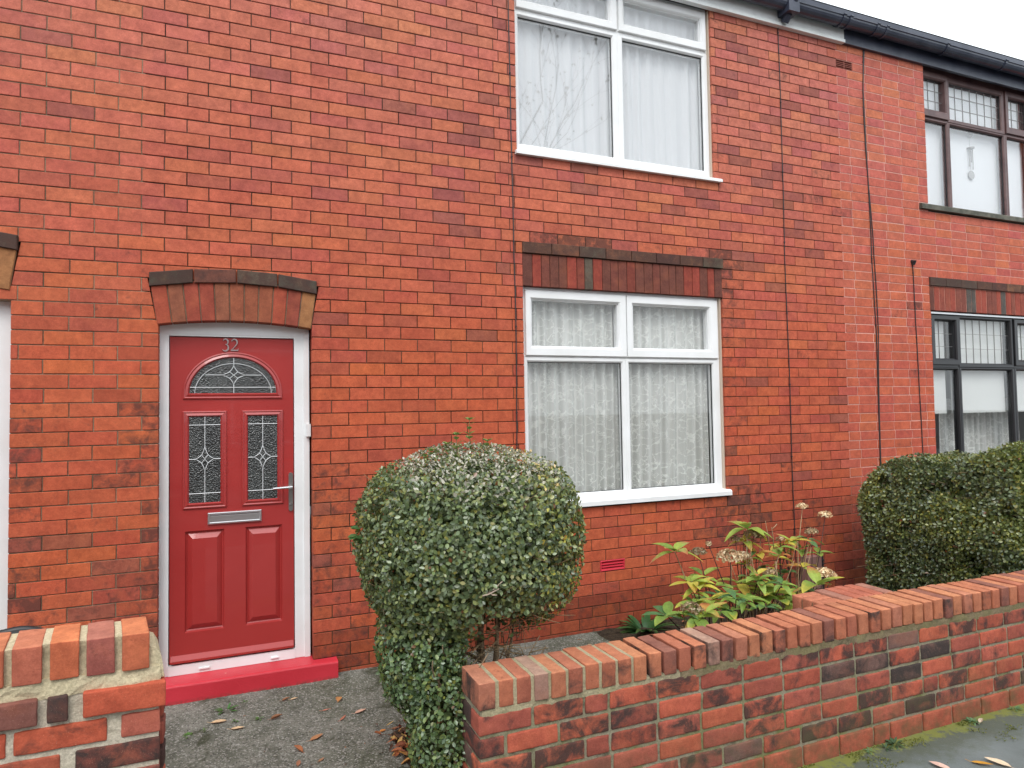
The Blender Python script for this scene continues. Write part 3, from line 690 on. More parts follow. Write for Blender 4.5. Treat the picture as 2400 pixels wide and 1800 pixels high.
leading(w4, 5.934, 6.234, 2.143, 2.527, 3, 3); leading(w4, 6.325, 7.105, 2.104, 2.555, 7, 3); leading(w4, 7.215, 7.54, 2.143, 2.527, 3, 3)

# curtains, blinds
def drape(name, x0, x1, z0, z1, y, amp, per, m_, seed, gather=None):
    mb = MB(); nx, nz = 340, 16; r = random.Random(seed)
    ph = [r.uniform(0, 6.3) for _ in range(6)]
    V = []
    for i in range(nx + 1):
        t = i / nx
        for j in range(nz + 1):
            v = j / nz; z = z1 + (z0 - z1) * v
            x = x0 + (x1 - x0) * t
            q = x0 * 0 + (x0 + (x1 - x0) * t) / per * 2 * PI + .9 * math.sin(x * 7 + ph[0]) + .5 * math.sin(x * 23 + ph[1]) + .25 * math.sin(v * 3 + ph[2])
            s_ = math.sin(q); yy = y + amp * (.55 + .45 * v) * (abs(s_) ** .6 * (1 if s_ > 0 else -1)) + .35 * amp * math.sin(x * 61 + ph[3] + v)
            if gather: x += gather * v * v * math.sin(t * PI) * -.5
            V.append((x, yy, z))
    mb.v = V
    for i in range(nx):
        for j in range(nz):
            a = i * (nz + 1) + j; mb.f.append((a, a + 1, a + nz + 2, a + nz + 1))
            xm = x0 + (x1 - x0) * i / nx; k_ = .5 + .5 * math.sin(xm / per * 2 * PI + .9 * math.sin(xm * 7 + ph[0]) + .5 * math.sin(xm * 23 + ph[1]) + .25 * math.sin(j / nz * 3 + ph[2]) + .9)
            k2 = .5 + .5 * math.sin(xm * 131 + ph[4] + 1.3 * math.sin(xm * 19)); mb.c.append((1, 1, 1, .72 * k_ ** 1.5 + .28 * k2))     # doubled cloth in the folds
    return mb.build(name, m_, None, True)
tag(drape('net_curtain', 1.50, 2.345, 1.05, 2.60, .130, .022, .082, M['net'], 1), 'floral lace net hanging behind the left half of the lower window', 'net curtain', 'lace net curtains of the lower window')
tag(drape('net_curtain', 2.35, 3.205, 1.05, 2.60, .130, .022, .088, M['net'], 5, .05), 'floral lace net hanging behind the right half of the lower window', 'net curtain', 'lace net curtains of the lower window')
tag(drape('net_curtain', 1.47, 3.22, 3.62, 5.05, .135, .012, .11, M['voile'], 3), 'plain white pleated net behind the white upper window', 'net curtain')
for (x0, x1, z0, z1, lb_) in ((5.85, 6.18, 1.62, 2.60, 'white roller blind half lowered behind the narrow left light of the black window'),
                               (6.26, 7.10, 1.62, 2.60, 'white roller blind half lowered behind the wide middle light of the black window'),
                               (7.19, 7.58, 1.62, 2.60, 'white roller blind behind the right hand light of the black window')):
    q = MB(); q.box(x0, x1, .140, .143, z0, z1); q.box(x0, x1, .136, .147, z0 - .018, z0); q.tube([(x0, .16, z1), (x1, .16, z1)], .022, 10)
    if x1 - x0 > .6: q.tube([((x0 + x1) / 2, .145, z0), ((x0 + x1) / 2, .145, z0 - .05)], .004, 6)
    tag(q.build('roller_blind', M['blind']), lb_, 'blind', 'white roller blinds in the neighbouring lower window')
tag(drape('net_curtain', 6.30, 7.58, 1.05, 1.75, .30, .015, .1, M['net'], 8), 'thin net low behind the blinds of the black window', 'net curtain')
q = MB(); q.box(5.84, 7.59, .150, .153, 3.72, 5.02); tag(q.build('roller_blind', M['voile']), 'plain pale blind behind the brown upper window', 'blind')
wc = thing('wind_chime', 'small wind chime with tubes and a disc hanging behind the brown upper window', 'wind chime')
q = MB(); q.tube([(6.705, .14, 4.64), (6.705, .14, 4.11)], .0015, 5); q.build('string', M['satin'], wc)
q = MB(); q.tube([(6.705, .14, 4.385), (6.705, .14, 4.375)], .042, 14); q.build('top_plate', M['satin'], wc); q = MB(); q.tube([(6.705, .128, 4.53), (6.705, .134, 4.53)], .035, 14); q.build('hanging_disc', M['satin'], wc)
for a in range(4):
    q = MB(); xx, yy = 6.705 + .03 * math.cos(a * 1.57 + .4), .14 + .02 * math.sin(a * 1.57 + .4); q.tube([(xx, yy, 4.36), (xx, yy, 4.24 - .03 * a)], .005, 6); q.build('chime_tube', M['satin'], wc)
q = MB(); q.tube([(6.705, .132, 4.095), (6.705, .138, 4.095)], .045, 18); q.build('sail_disc', M['satin'], wc)

# ------------------------------------------------------------------ eaves
for k, (x0, x1) in {'L': (X0, PARTY_L), 'M': (PARTY_L, 4.735), 'R': (4.735, X1)}.items():
    f = MB(); wm = M['fascia'] if k != 'R' else M['gutter']
    f.box(x0, x1 - .001, -.036, -.006, 5.032 if k != 'R' else 5.036, 5.205); f.box(x0, x1 - .001, -.006, .12, 5.13, 5.20)
    if k != 'R': f.box(x0, x1 - .001, -.050, -.037, 5.032, 5.060)
    f.build('fascia_board', wm, HO[k])
    g_ = MB(); n = 9; yc_, zc_, rr = -.105, 5.195, .062
    xs = [x0, x1]; sec = [(yc_ - rr * math.cos(PI * i / n), zc_ - rr * math.sin(PI * i / n)) for i in range(n + 1)]
    sec2 = [(yc_ - (rr - .005) * math.cos(PI * i / n), zc_ - (rr - .005) * math.sin(PI * i / n)) for i in range(n + 1)]
    for i in range(n):
        g_.face([(x0, *sec[i]), (x0, *sec[i + 1]), (x1, *sec[i + 1]), (x1, *sec[i])]); g_.face([(x0, *sec2[i]), (x1, *sec2[i]), (x1, *sec2[i + 1]), (x0, *sec2[i + 1])])
    g_.tube([(x0, yc_ - rr, zc_), (x1, yc_ - rr, zc_)], .007, 8)
    gg = g_.build('gutter', M['gutter'], HO[k], True)
    for bx in [b_ for b_ in (-3.4, -2.2, -.9, .4, 1.6, 2.8, 4.02, 4.60, 4.68, 5.02, 5.14, 5.97, 6.85, 7.7, 8.6) if x0 < b_ < x1]:
        b = MB(); ro = rr + .009; s3 = [(yc_ - ro * math.cos(PI * i / n), zc_ - ro * math.sin(PI * i / n)) for i in range(n + 1)]
        for i in range(n): b.face([(bx - .015, *s3[i]), (bx - .015, *s3[i + 1]), (bx + .015, *s3[i + 1]), (bx + .015, *s3[i])])
        b.face([(bx - .015, *p) for p in s3]); b.face([(bx + .015, *p) for p in reversed(s3)])
        b.tube([(bx - .015, yc_ - ro, zc_ + .003), (bx + .015, yc_ - ro, zc_ + .003)], .009, 6)
        b.build('gutter_bracket', M['gutter'], gg)
    s_ = MB(); s_.box(x0, x1 - .001, -.16, .0, 5.21, 5.25); s_.build('eaves_tray', M['gutter'], HO[k])
b = MB(); b.box(3.94, 4.06, -.175, -.04, 5.10, 5.20); b.tube([(4.0, -.105, 5.11), (4.0, -.06, 5.06)], .034, 10); b.build('gutter_outlet', M['gutter'], hM)

# air bricks
v = MB(); v.ring((2.078, 2.292, .484, .565), (2.090, 2.280, .496, .553), -.004, .05, .004)
v.box(2.09, 2.28, .03, .05, .49, .56)
for z in (.502, .522, .542): v.face([(2.09, -.001, z - .006), (2.28, -.001, z - .006), (2.28, .022, z + .010), (2.09, .022, z + .010)]); v.box(2.09, 2.28, -.002, .003, z - .009, z - .006)
tag(v.build('air_brick', M['redvent'], hM), 'louvred air brick painted bright red')
v = MB(); v.ring((4.660, 4.868, 4.811, 4.892), (4.668, 4.860, 4.820, 4.883), -.001, .05, .003)
for z in (4.836, 4.852, 4.868): v.box(4.668, 4.86, .0, .04, z - .003, z + .003)
v.box(4.76, 4.768, -.0005, .04, 4.82, 4.883); v.box(4.662, 4.866, .04, .05, 4.812, 4.89, (.1, .1, .1, 0))
tag(v.build('air_brick', M['terracotta'], hM), 'terracotta air brick high under the eaves')

# cables
def cable(pts, r, label, two=None):
    q = MB(); P = []
    for i in range(len(pts) - 1):
        for t in range(4):
            a = t / 4; P.append((pts[i][0] * (1 - a) + pts[i + 1][0] * a + R.uniform(-.0012, .0012), -.0075, pts[i][1] * (1 - a) + pts[i + 1][1] * a))
    P.append((pts[-1][0], -.0075, pts[-1][1])); q.tube(P, r, 6)
    if two:
        P2 = [(p[0] + two(p[2]), p[1] - .001, p[2]) for p in P]; q.tube(P2, r, 6)
    z = pts[-1][1] + .3
    while z < pts[0][1]:
        x = np.interp(z, [p[1] for p in reversed(pts)], [p[0] for p in reversed(pts)]); q.box(x - .006, x + .006, -.013, -.002, z - .004, z + .004, (1, 1, 1, 0)); z += .62
    tag(q.build('cable', M['wire']), label, 'cable')
cable([(1.395, 5.03), (1.400, 4.4), (1.403, 4.142), (1.406, 3.604), (1.412, 3.230), (1.413, 2.824), (1.420, 2.374), (1.418, 2.0), (1.414, 1.65), (1.409, 1.33), (1.41, .15)], .0042, 'thin black cable running down beside the white windows, left of them')
cable([(4.026, 5.17), (3.972, 5.025), (3.978, 4.431), (3.974, 3.361), (3.968, 2.941), (3.983, 1.933), (3.978, 1.135), (3.984, .804), (3.99, .35)], .0040, 'thin black cable down the brickwork right of the white windows')
cable([(5.013, 5.12), (4.992, 4.628), (5.004, 4.102), (5.025, 3.317), (5.024, 3.086), (5.050, 2.366), (5.047, 2.021), (5.041, 1.223), (5.04, .9)], .0045, 'pair of black cables snaking down beside the join between the houses', two=lambda z: .012 + .022 * math.sin((z - 2.05) * 2.1) * (1 if z > 2.05 else .3))
cable([(5.569, 3.06), (5.573, 2.932), (5.582, 2.5), (5.600, 1.789), (5.615, 1.184), (5.62, .8)], .0045, 'short black cable emerging from the wall left of the black window')
q = MB(); q.tube([(5.567, .0, 3.07), (5.567, -.03, 3.065), (5.569, -.012, 3.045)], .020, 10); tag(q.build('cable_entry_cap', M['wire']), 'small round black cap where a cable leaves the wall', 'cable cap')
mbx = thing('meter_box', 'grey brown meter box low on the wall behind the hydrangea', 'meter box')
q = MB(); q.box(4.04, 4.20, -.085, .0, .14, .41); q.build('casing', mat('meter_casing', (.21, .11, .095), .6), mbx)
q = MB(); q.tube([(4.245, -.04, .40), (4.245, -.04, .08)], .017, 10); q.tube([(4.245, -.04, .40), (4.21, -.04, .43)], .017, 10)
for z in (.36, .33, .30, .20): q.tube([(4.245, -.04, z), (4.245, -.04, z + .012)], .023, 10)
q.build('pipe', M['wire'], mbx)

# ------------------------------------------------------------------ ground
g = MB()
S = 150
g.face([(-S, -S, -.16), (S, -S, -.16), (S, S, -.16), (-S, S, -.16)]); tag(g.build('ground', M['road']), kind='structure')
def sheet(name, m_, x0, x1, y0, y1, nx, ny, zf):
    mb = MB()
    for i in range(nx + 1):
        for j in range(ny + 1):
            x = x0 + (x1 - x0) * i / nx; y = y0 + (y1 - y0) * j / ny; mb.v.append((x, y, zf(x, y)))
    for i in range(nx):
        for j in range(ny): a = i * (ny + 1) + j; mb.f.append((a, a + ny + 1, a + ny + 2, a + 1)); mb.c.append((1, 1, 1, 0))
    return tag(mb.build(name, m_, None, True), kind='structure')
def gz(x, y):
    return .052 * max(0, min(1, (y + 1.85) / 1.75)) + .004 * noise.noise((x * 3, y * 3, 0))
sheet('garden_path', M['path'], -4.2, 9.8, -1.88, .08, 160, 40, gz)
sheet('pavement', M['pave'], -12, 16, -4.7, -1.88, 200, 30, lambda x, y: -.002 + .003 * noise.noise((x * 2, y * 2, 5)))
kb = MB(); kb.box(-12, 16, -4.83, -4.7, -.2, -.004); tag(kb.build('kerb', mat('kerb_concrete', (.28, .28, .27), .85)), kind='structure')
rd = MB(); rd.face([(-40, -9.6, -.12), (40, -9.6, -.12), (40, -4.82, -.12), (-40, -4.82, -.12)]); tag(rd.build('road', M['road']), kind='structure')
pv = MB(); pv.box(-40, 40, -12.4, -9.6, -.2, 0); tag(pv.build('far_pavement', M['pave']), kind='structure')
sheet('soil_bed', M['soil'], 1.95, 4.6, -1.76, -.02, 70, 50, lambda x, y: gz(x, y) + .012 + .02 * noise.fractal((x * 6, y * 6, 2), 1, 2, 3) - (.04 if (x < 2.02 or x > 4.5 or y < -1.72) else 0))
sheet('soil_strip', M['soil'], .24, .62, -1.95, -.9, 20, 40, lambda x, y: gz(x, y) + .012 + .02 * noise.fractal((x * 9, y * 9, 4), 1, 2, 3) - .05 * max(0, abs(x - .43) - .12 - .05 * noise.noise((y * 6, 0, 0))) / .07)

def settle(x, y):
    """drop a spot, measured on a level 3 cm too low, onto the real path"""
    d = Vector((x, y, -.03)) - CP; t = 1.
    for _ in range(6): q_ = CP + d * t; t = (gz(q_.x, q_.y) - CZ) / d.z
    q_ = CP + d * t; return q_.x, min(q_.y, -.10)
# ------------------------------------------------------------------ garden walls
def rbrick(mb, x0, x1, y0, y1, z0, z1, col, r=.007, amp=.0022, nx=8, ny=4, nz=4, seed=0, top=None):
    cx, cy, cz = (x0 + x1) / 2, (y0 + y1) / 2, (z0 + z1) / 2; hx, hy, hz = (x1 - x0) / 2, (y1 - y0) / 2, (z1 - z0) / 2
    tw = R.uniform(-.004, .004); tt = R.uniform(-.005, .005)
    def lin(h, n):
        a = [-h, -h + r * .5, -h + r] + [(-h + r) + (2 * h - 2 * r) * i / n for i in range(1, n)] + [h - r, h - r * .5, h]; return a
    X, Y, Z = lin(hx, nx), lin(hy, ny), lin(hz, nz)
    def P(x, y, z):
        i = Vector((max(-hx + r, min(hx - r, x)), max(-hy + r, min(hy - r, y)), max(-hz + r, min(hz - r, z)))); d = Vector((x, y, z)) - i
        p = i + (d.normalized() * r if d.length > 1e-9 else d)
        nv = noise.noise_vector((p + Vector((cx, cy, cz))) * 28 + Vector((seed, 0, 0))) * amp + noise.noise_vector((p + Vector((cx, cy, cz))) * 90) * amp * .35
        p = p + nv
        return (cx + p.x + tw * p.z, cy + p.y, cz + p.z + tt * p.x)
    def grid(A, B, fn, flip, col=col):
        n = len(mb.v)
        for a in A:
            for b_ in B: mb.v.append(P(*fn(a, b_)))
        m_ = len(B)
        for i in range(len(A) - 1):
            for j in range(m_ - 1):
                q = (n + i * m_ + j, n + (i + 1) * m_ + j, n + (i + 1) * m_ + j + 1, n + i * m_ + j + 1)
                mb.f.append(q if not flip else q[::-1]); mb.c.append(col)
    grid(X, Z, lambda a, b_: (a, -hy, b_), False); grid(X, Z, lambda a, b_: (a, hy, b_), True)
    grid(X, Y, lambda a, b_: (a, b_, hz), False, top or col); grid(Y, Z, lambda a, b_: (-hx, a, b_), True); grid(Y, Z, lambda a, b_: (hx, a, b_), False)
GP = [(.40, .100, .062), (.36, .090, .058), (.31, .085, .062), (.43, .115, .066), (.26, .09, .068), (.37, .10, .07)]
def gcol(dark=.3):
    c = R.choice(GP); a = R.choices([.35, .62, .82, 1.0], [2.0, 3, 3, 2.4 * dark * 2])[0]
    if R.random() < .07: c = (.14, .085, .075)
    j = R.uniform(.85, 1.12); return (c[0] * j, c[1] * j, c[2] * j, a)
def rough_slab(mb, x0, x1, y0, y1, z0, z1, col, amp=.004, step=.03):
    nx = max(2, int((x1 - x0) / step)); nz = max(2, int((z1 - z0) / step)); ny = max(2, int((y1 - y0) / step))
    def P(x, y, z, wx, wy, wz):
        v_ = noise.noise_vector((x * 21, y * 21, z * 21)) * amp + noise.noise_vector((x * 70, y * 70, z * 70)) * amp * .4; return (x + v_.x, y + v_.y, z + v_.z)
    def grid(U, V_, fn, flip):
        n = len(mb.v)
        for a in U:
            for b_ in V_: mb.v.append(P(*fn(a, b_), 1, 1, 1))
        m_ = len(V_)
        for i in range(len(U) - 1):
            for j in range(m_ - 1):
                q = (n + i * m_ + j, n + (i + 1) * m_ + j, n + (i + 1) * m_ + j + 1, n + i * m_ + j + 1); mb.f.append(q if not flip else q[::-1]); mb.c.append(col)
    X = list(np.linspace(x0, x1, nx + 1)); Y = list(np.linspace(y0, y1, ny + 1)); Z = list(np.linspace(z0, z1, nz + 1))
    grid(X, Z, lambda a, b_: (a, y0, b_), False); grid(X, Z, lambda a, b_: (a, y1, b_), True); grid(X, Y, lambda a, b_: (a, b_, z1), False)
    grid(Y, Z, lambda a, b_: (x0, a, b_), True); grid(Y, Z, lambda a, b_: (x1, a, b_), False)

YF = -1.97; YB = -1.755
gw = thing('garden_wall', 'long low brick garden wall with brick on edge coping beside the pavement', 'garden wall')
body = MB(); mort = MB(); cop = MB(); cmort = MB()
wx0, wx1 = .407, 7.2
def rise(x): return .010 * max(0, min(1, (x - 1.5) / 1.2))
PITCH_ = .0875; ztop0 = .525
for r_ in range(6):
    zt_ = ztop0 - r_ * PITCH_; zb__ = zt_ - .074
    if r_ == 5: zb__ = -.02
    y0 = YF - (.004 if r_ == 5 else 0)
    x = wx0; first = True
    off = [.235, .1175, .235, .1175, .235, .1175][r_]
    # returning end bricks seen on the left end face
    if r_ % 2 == 0:
        rbrick(body, wx0 - .002, wx0 + .222, y0, YF + .100, zt_ - .074, zt_, gcol(), nx=8, ny=4); rbrick(body, wx0, wx0 + .1, YF + .112, YB, zt_ - .074, zt_, gcol(), nx=4, ny=4)
    else:
        rbrick(body, wx0 - .002, wx0 + .104, y0, YB, zt_ - .074, zt_, gcol(), nx=4, ny=8)
    x = wx0 + off
    while x < wx1:
        w = .223 * R.uniform(.97, 1.03)
        if R.random() < .06: w = .105
        near = x < 3.6
        if abs(r_ - 5) < .1: c = (.34, .095, .058, R.choice([.1, .35]))
        else: c = gcol(.6 if x > 1.4 else .3)
        rbrick(body, x, min(x + w, wx1), y0, YF + .10, zb__ if r_ == 5 else zt_ - .074, zt_, c, nx=8 if near else 4, ny=2, nz=4 if near else 2, seed=r_)
        x += w + .012
rough_slab(mort, wx0 + .006, wx1, YF + .0065, YB - .004, -.05, .555, (.27, .24, .17, 1.), .0035, .022)
rough_slab(cmort, wx0 + .01, 1.35, YF + .004, YB - .006, .520, .552, (.36, .31, .20, .8), .006, .02); rough_slab(cmort, 1.35, wx1, YF + .0015, YB - .006, .516, .556, (.20, .155, .095, 1.), .006, .018)
bod = body.build('brick_face', M['gbrick'], gw, True); mort.build('mortar', M['mortar'], bod)
x = wx0 - .001; i = 0; cj = MB()
while x < wx1:
    w = .0635 * R.uniform(.95, 1.05) if i else .070; zt_ = .650 + rise(x) + R.uniform(-.003, .003)
    c = R.choice([(.50, .215, .120), (.47, .185, .105), (.42, .160, .100), (.52, .235, .125), (.44, .195, .125)]); a = R.choice([.2, .35, .5, .6, .75])
    if R.random() < .12: c = (.27, .12, .09)
    if i in (3, 14): c = (.40, .27, .21)
    near = x < 3
    rbrick(cop, x, x + w, YF - .002 + R.uniform(-.004, .004), YB + R.uniform(-.006, .006), zt_ - .104, zt_, (c[0] * .80, c[1] * .72, c[2] * .74, a), top=(*c, .12), r=.005, nx=3, ny=6 if near else 3, nz=4 if near else 2, seed=i)  # skylight painted in: tops lighter, faces darkened and also sootier
    x += w
    gp = .0145
    cj.box(x - .003, x + gp + .003, YF + (.004 if x < 1.1 else .026), YB - .005, .55, zt_ - (.003 if x < 1.1 else .022), (.40, .34, .22, .5) if x < 1.1 else (.060, .048, .032, 1))
    x += gp; i += 1
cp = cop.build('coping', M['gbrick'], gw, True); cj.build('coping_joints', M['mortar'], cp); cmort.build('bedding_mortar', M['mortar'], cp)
pr = MB(); pj = MB()
x = 2.42; i = 0
for (a, b_, c0, c1) in ((2.30, 2.52, -1.745, -1.64), (2.30, 2.40, -1.63, -1.54)):
    pass
while x < 2.95:
    if i < 3: 
        rbrick(pr, 2.42, 2.58, -1.745 + i * .072, -1.745 + i * .072 + .062, .555, .652, (.46, .18, .11, .15), nx=5, ny=2, nz=2); i += 1
        if i == 3: x = 2.592
        continue
    rbrick(pr, x, x + .066, -1.745, -1.535 + R.uniform(-.01, .01), .555, .657, (*R.choice([(.47, .18, .11), (.34, .17, .13), (.44, .15, .10)]), .15), nx=2, ny=5, nz=2); x += .077
pj.box(2.43, 2.93, -1.76, -1.56, .0, .640, (.30, .25, .16, 1)); pp = pr.build('pier_cap', M['gbrick'], gw, True)
for r_ in range(6):
    z = .46 - r_ * .0875; pb = MB()
    for a in range(3): rbrick(pr, 0, .1, 0, .1, 0, .1, (0, 0, 0, 0), nx=1, ny=1, nz=1) if False else None
pj.build('pier_core', M['mortar'], gw)
pbx = MB()
for r_ in range(6):
    z1_ = .54 - r_ * .0875; x = 2.42 + (.0 if r_ % 2 else .11)
    if r_ % 2 == 0: rbrick(pbx, 2.42, 2.52, -1.66, -1.55, z1_ - .074, z1_, gcol(), nx=3, ny=2, nz=2)
    while x < 2.9: rbrick(pbx, x, min(x + .22, 2.95), -1.64, -1.545, z1_ - .074, z1_, gcol(), nx=3, ny=2, nz=2); x += .232
    rbrick(pbx, 2.415, 2.51, -1.752, -1.665, z1_ - .074, z1_, gcol(), nx=2, ny=2, nz=2)
pbx.build('pier_face', M['gbrick'], gw, True)

lw = thing('garden_wall', 'taller brick garden wall end at the lower left with wide sandy mortar', 'garden wall')
body = MB(); mort = MB(); cop = MB(); cj = MB()
LY = -1.975; LB = -1.775
x = -.722; i = 0
lc = [(.54, .17, .085, .05), (.40, .14, .11, .25), (.56, .17, .08, .05), (.48, .16, .10, .3), (.52, .17, .09, .1), (.45, .13, .08, .2)]
dk = [.45, .15, .1, .25, .1, .2]
while x > -3.9:
    w = .077; zt_ = 1.014 + R.uniform(-.002, .002)
    c_ = lc[i % 6]; rbrick(cop, x - w, x, LY - .004, LB, zt_ - .115, zt_, (c_[0] * .82, c_[1] * .75, c_[2] * .78, min(1, c_[3] + .3)), top=(c_[0], c_[1] * 1.15, c_[2] * 1.1, c_[3]), r=.0045, amp=.0017, nx=6, ny=8, nz=8, seed=i + 9)  # faces toned down and sootier, tops lifted: sky light put into the colour
    cj.box(x - w - .024, x - w + .003, LY + .012, LB - .004, .87, zt_ - .006, (.56, .48, .32, .5)); x -= w + .0205; i += 1
rough_slab(cj, -3.95, -.690, LY + .004, LB - .006, .845, .902, (.56, .48, .32, .35), .008, .012)
hv = [(-.722, .965), (-.700, .955), (-.688, .93), (-.682, .90), (-.680, .86), (-.722, .86)]
q0 = len(cj.v)
for y in (LY + .010, LB - .01): cj.v += [(p[0] + noise.noise((p[1] * 40, y, 0)) * .003, y, p[1]) for p in hv]
for a in range(6): cj.f.append((q0 + a, q0 + 6 + a, q0 + 6 + (a + 1) % 6, q0 + (a + 1) % 6)); cj.c.append((.56, .48, .32, .3))
cj.f.append(tuple(q0 + a for a in reversed(range(6)))); cj.c.append((.56, .48, .32, .3))
def lrow(zt_, h, bricks, y0):
    for (a, b_, c) in bricks: rbrick(body, a, b_, y0, y0 + .10, zt_ - h, zt_, c, r=.006, amp=.0018, nx=10, ny=3, nz=6)
lrow(.853, .080, [(-.905, -.675, (.46, .10, .055, .2)), (-1.000, -.945, (.10, .055, .05, .8)), (-1.265, -1.025, (.20, .085, .07, .25)), (-1.50, -1.28, (.42, .10, .06, .3)), (-1.74, -1.52, (.40, .1, .06, .5)), (-2.0, -1.76, (.4, .1, .06, .4))], LY - .014)
RW = [(.760, [(-.800, -.690, (.40, .12, .085, .35)), (-1.085, -.840, (.44, .10, .055, .55)), (-1.33, -1.105, (.42, .09, .05, .3)), (-1.57, -1.35, (.42, .09, .05, .3)), (-1.8, -1.59, (.42, .09, .05, .3))]),
      (.672, [(-.925, -.690, (.20, .065, .05, .95)), (-1.20, -.965, (.38, .10, .06, .6)), (-1.44, -1.215, (.42, .09, .05, .5)), (-1.68, -1.46, (.42, .09, .05, .3))]),
      (.584, [(-.800, -.690, (.28, .09, .07, .7)), (-1.05, -.82, (.40, .10, .06, .5)), (-1.29, -1.07, (.42, .09, .05, .3)), (-1.53, -1.31, (.4, .09, .05, .4))])]
for i in range(6): RW.append((.496 - i * .088, [(-.925 + (i % 2) * .0, -.690, (.36, .09, .06, .5)), (-1.16, -.94, gcol()), (-1.40, -1.175, gcol()), (-1.64, -1.415, gcol())]))
for zt_, bb in RW:
    bb = list(bb); xl = bb[-1][0] - .015
    while xl > -3.9: bb.append((xl - .225, xl, gcol())); xl -= .24
    lrow(zt_, .072, bb, LY)
rough_slab(mort, -3.95, -.694, LY + .007, LB, -.05, .85, (.54, .48, .38, .5), .004, .02)
for m_ in (cop, cj, body, mort):      # the end of this wall is laid skewed to its face
    m_.v = [(v_[0] - .15 * (v_[1] - LY), v_[1], v_[2]) for v_ in m_.v]
bod = body.build('brick_face', M['gbrick'], lw, True); mort.build('mortar', M['mortar'], bod)
bk = MB()
for zt_, _ in RW:
    xx = -.69
    while xx > -3.9: rbrick(bk, xx - .22, xx, LB - .09, LB + .003, zt_ - .072, zt_, gcol(), nx=3, ny=2, nz=2); xx -= .234
bk.build('brick_back', M['gbrick'], lw, True)
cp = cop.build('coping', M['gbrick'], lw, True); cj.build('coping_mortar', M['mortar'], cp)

# black bin behind the left wall
bn = thing('bin', 'open black plastic bin standing behind the left garden wall', 'bin')
bx_, by_, bz_, br_ = -1.33, -1.16, .822, .165
q = MB(); n = 40
prof = [(.125, .0 - .0), (.16, bz_ - .03), (.172, bz_ - .03), (.176, bz_), (.166, bz_ + .004), (.158, bz_ - .01), (.150, bz_ - .12), (.0, bz_ - .12)]
q0 = len(q.v)
for (rr, zz) in prof:
    for a in range(n):
        w_ = .004 * math.sin(a * .9) if zz > .8 else 0; q.v.append((bx_ + rr * math.cos(2 * PI * a / n), by_ + rr * math.sin(2 * PI * a / n), zz - .03 * 0 + w_))
for i in range(len(prof) - 1):
    for a in range(n): q.f.append((q0 + i * n + a, q0 + i * n + (a + 1) % n, q0 + (i + 1) * n + (a + 1) % n, q0 + (i + 1) * n + a)); q.c.append((1, 1, 1, 0))
q.build('tub', M['black'], bn, True)

# ------------------------------------------------------------------ foliage
LV = np.array([(0, 0, 0), (-.26, .28, .05), (-.30, .62, .06), (0, 1, 0), (.30, .62, .06), (.26, .28, .05)], dtype=np.float64)
def leaves(name, P, D, U, L, col, m_, parent=None):
    """P points, D leaf directions, U blade normals, L lengths, col (n,3)"""
    n = len(P); D = D / np.linalg.norm(D, axis=1, keepdims=True); X = np.cross(D, U); X /= np.linalg.norm(X, axis=1, keepdims=True) + 1e-9; Zv = np.cross(X, D)
    V = P[:, None, :] + (X[:, None, :] * LV[None, :, 0:1] + D[:, None, :] * LV[None, :, 1:2] + Zv[:, None, :] * LV[None, :, 2:3]) * L[:, None, None]
    me = bpy.data.meshes.new(name); me.vertices.add(n * 6); me.vertices.foreach_set('co', V.ravel())
    idx = (np.arange(n)[:, None] * 6 + np.array([0, 1, 2, 3, 0, 3, 4, 5])[None, :]).ravel()
    me.loops.add(n * 8); me.loops.foreach_set('vertex_index', idx); me.polygons.add(n * 2)
    me.polygons.foreach_set('loop_start', np.arange(n * 2) * 4); me.update(calc_edges=True)
    a = me.attributes.new('Col', 'FLOAT_COLOR', 'FACE'); cc = np.ones((n, 2, 4), dtype=np.float32); cc[:, :, :3] = col[:, None, :]; a.data.foreach_set('color', cc.ravel())
    me.materials.append(m_); o = bpy.data.objects.new(name, me); C.objects.link(o)
    if parent is not None: o.parent = parent
    return o
def rnd_unit(n): v_ = NR.normal(size=(n, 3)); return v_ / np.linalg.norm(v_, axis=1, keepdims=True)
def privet_cols(P, yel, n, pale=None):
    base = np.array([(.105, .148, .058), (.135, .182, .066), (.075, .112, .046), (.190, .220, .062), (.122, .156, .074)])
    c = base[NR.integers(0, 5, n)] * NR.uniform(.9, 1.45, (n, 1))
    y_ = NR.random(n) < yel; c[y_] = np.array((.24, .22, .045)) * NR.uniform(.7, 1.2, (y_.sum(), 1))
    b = NR.random(n) < .006; c[b] = (.20, .075, .025)
    if pale is not None:
        m_ = NR.random(n) < pale; c[m_] = np.array((.52, .49, .39)) * NR.uniform(.55, 1.15, (m_.sum(), 1))
    return c
def superell(n, cen, rad, e=2.6):
    v_ = rnd_unit(n); k_ = (np.abs(v_) ** e).sum(1) ** (-1 / e); s = v_ * k_[:, None]
    nrm = np.sign(s) * np.abs(s) ** (e - 1) / np.array(rad); nrm /= np.linalg.norm(nrm, axis=1, keepdims=True)
    return s, nrm
bush = thing('privet_bush', 'clipped round topped privet bush growing behind the end of the garden wall', 'bush')
parts = [((.570, -1.40, 1.105), (.520, .46, .435), 2.6, 36000), ((.335, -1.45, .68), (.215, .26, .36), 2.1, 7000), ((.375, -1.60, .36), (.150, .20, .36), 2.1, 4400)]
PP, DD, UU, LL, CC = [], [], [], [], []
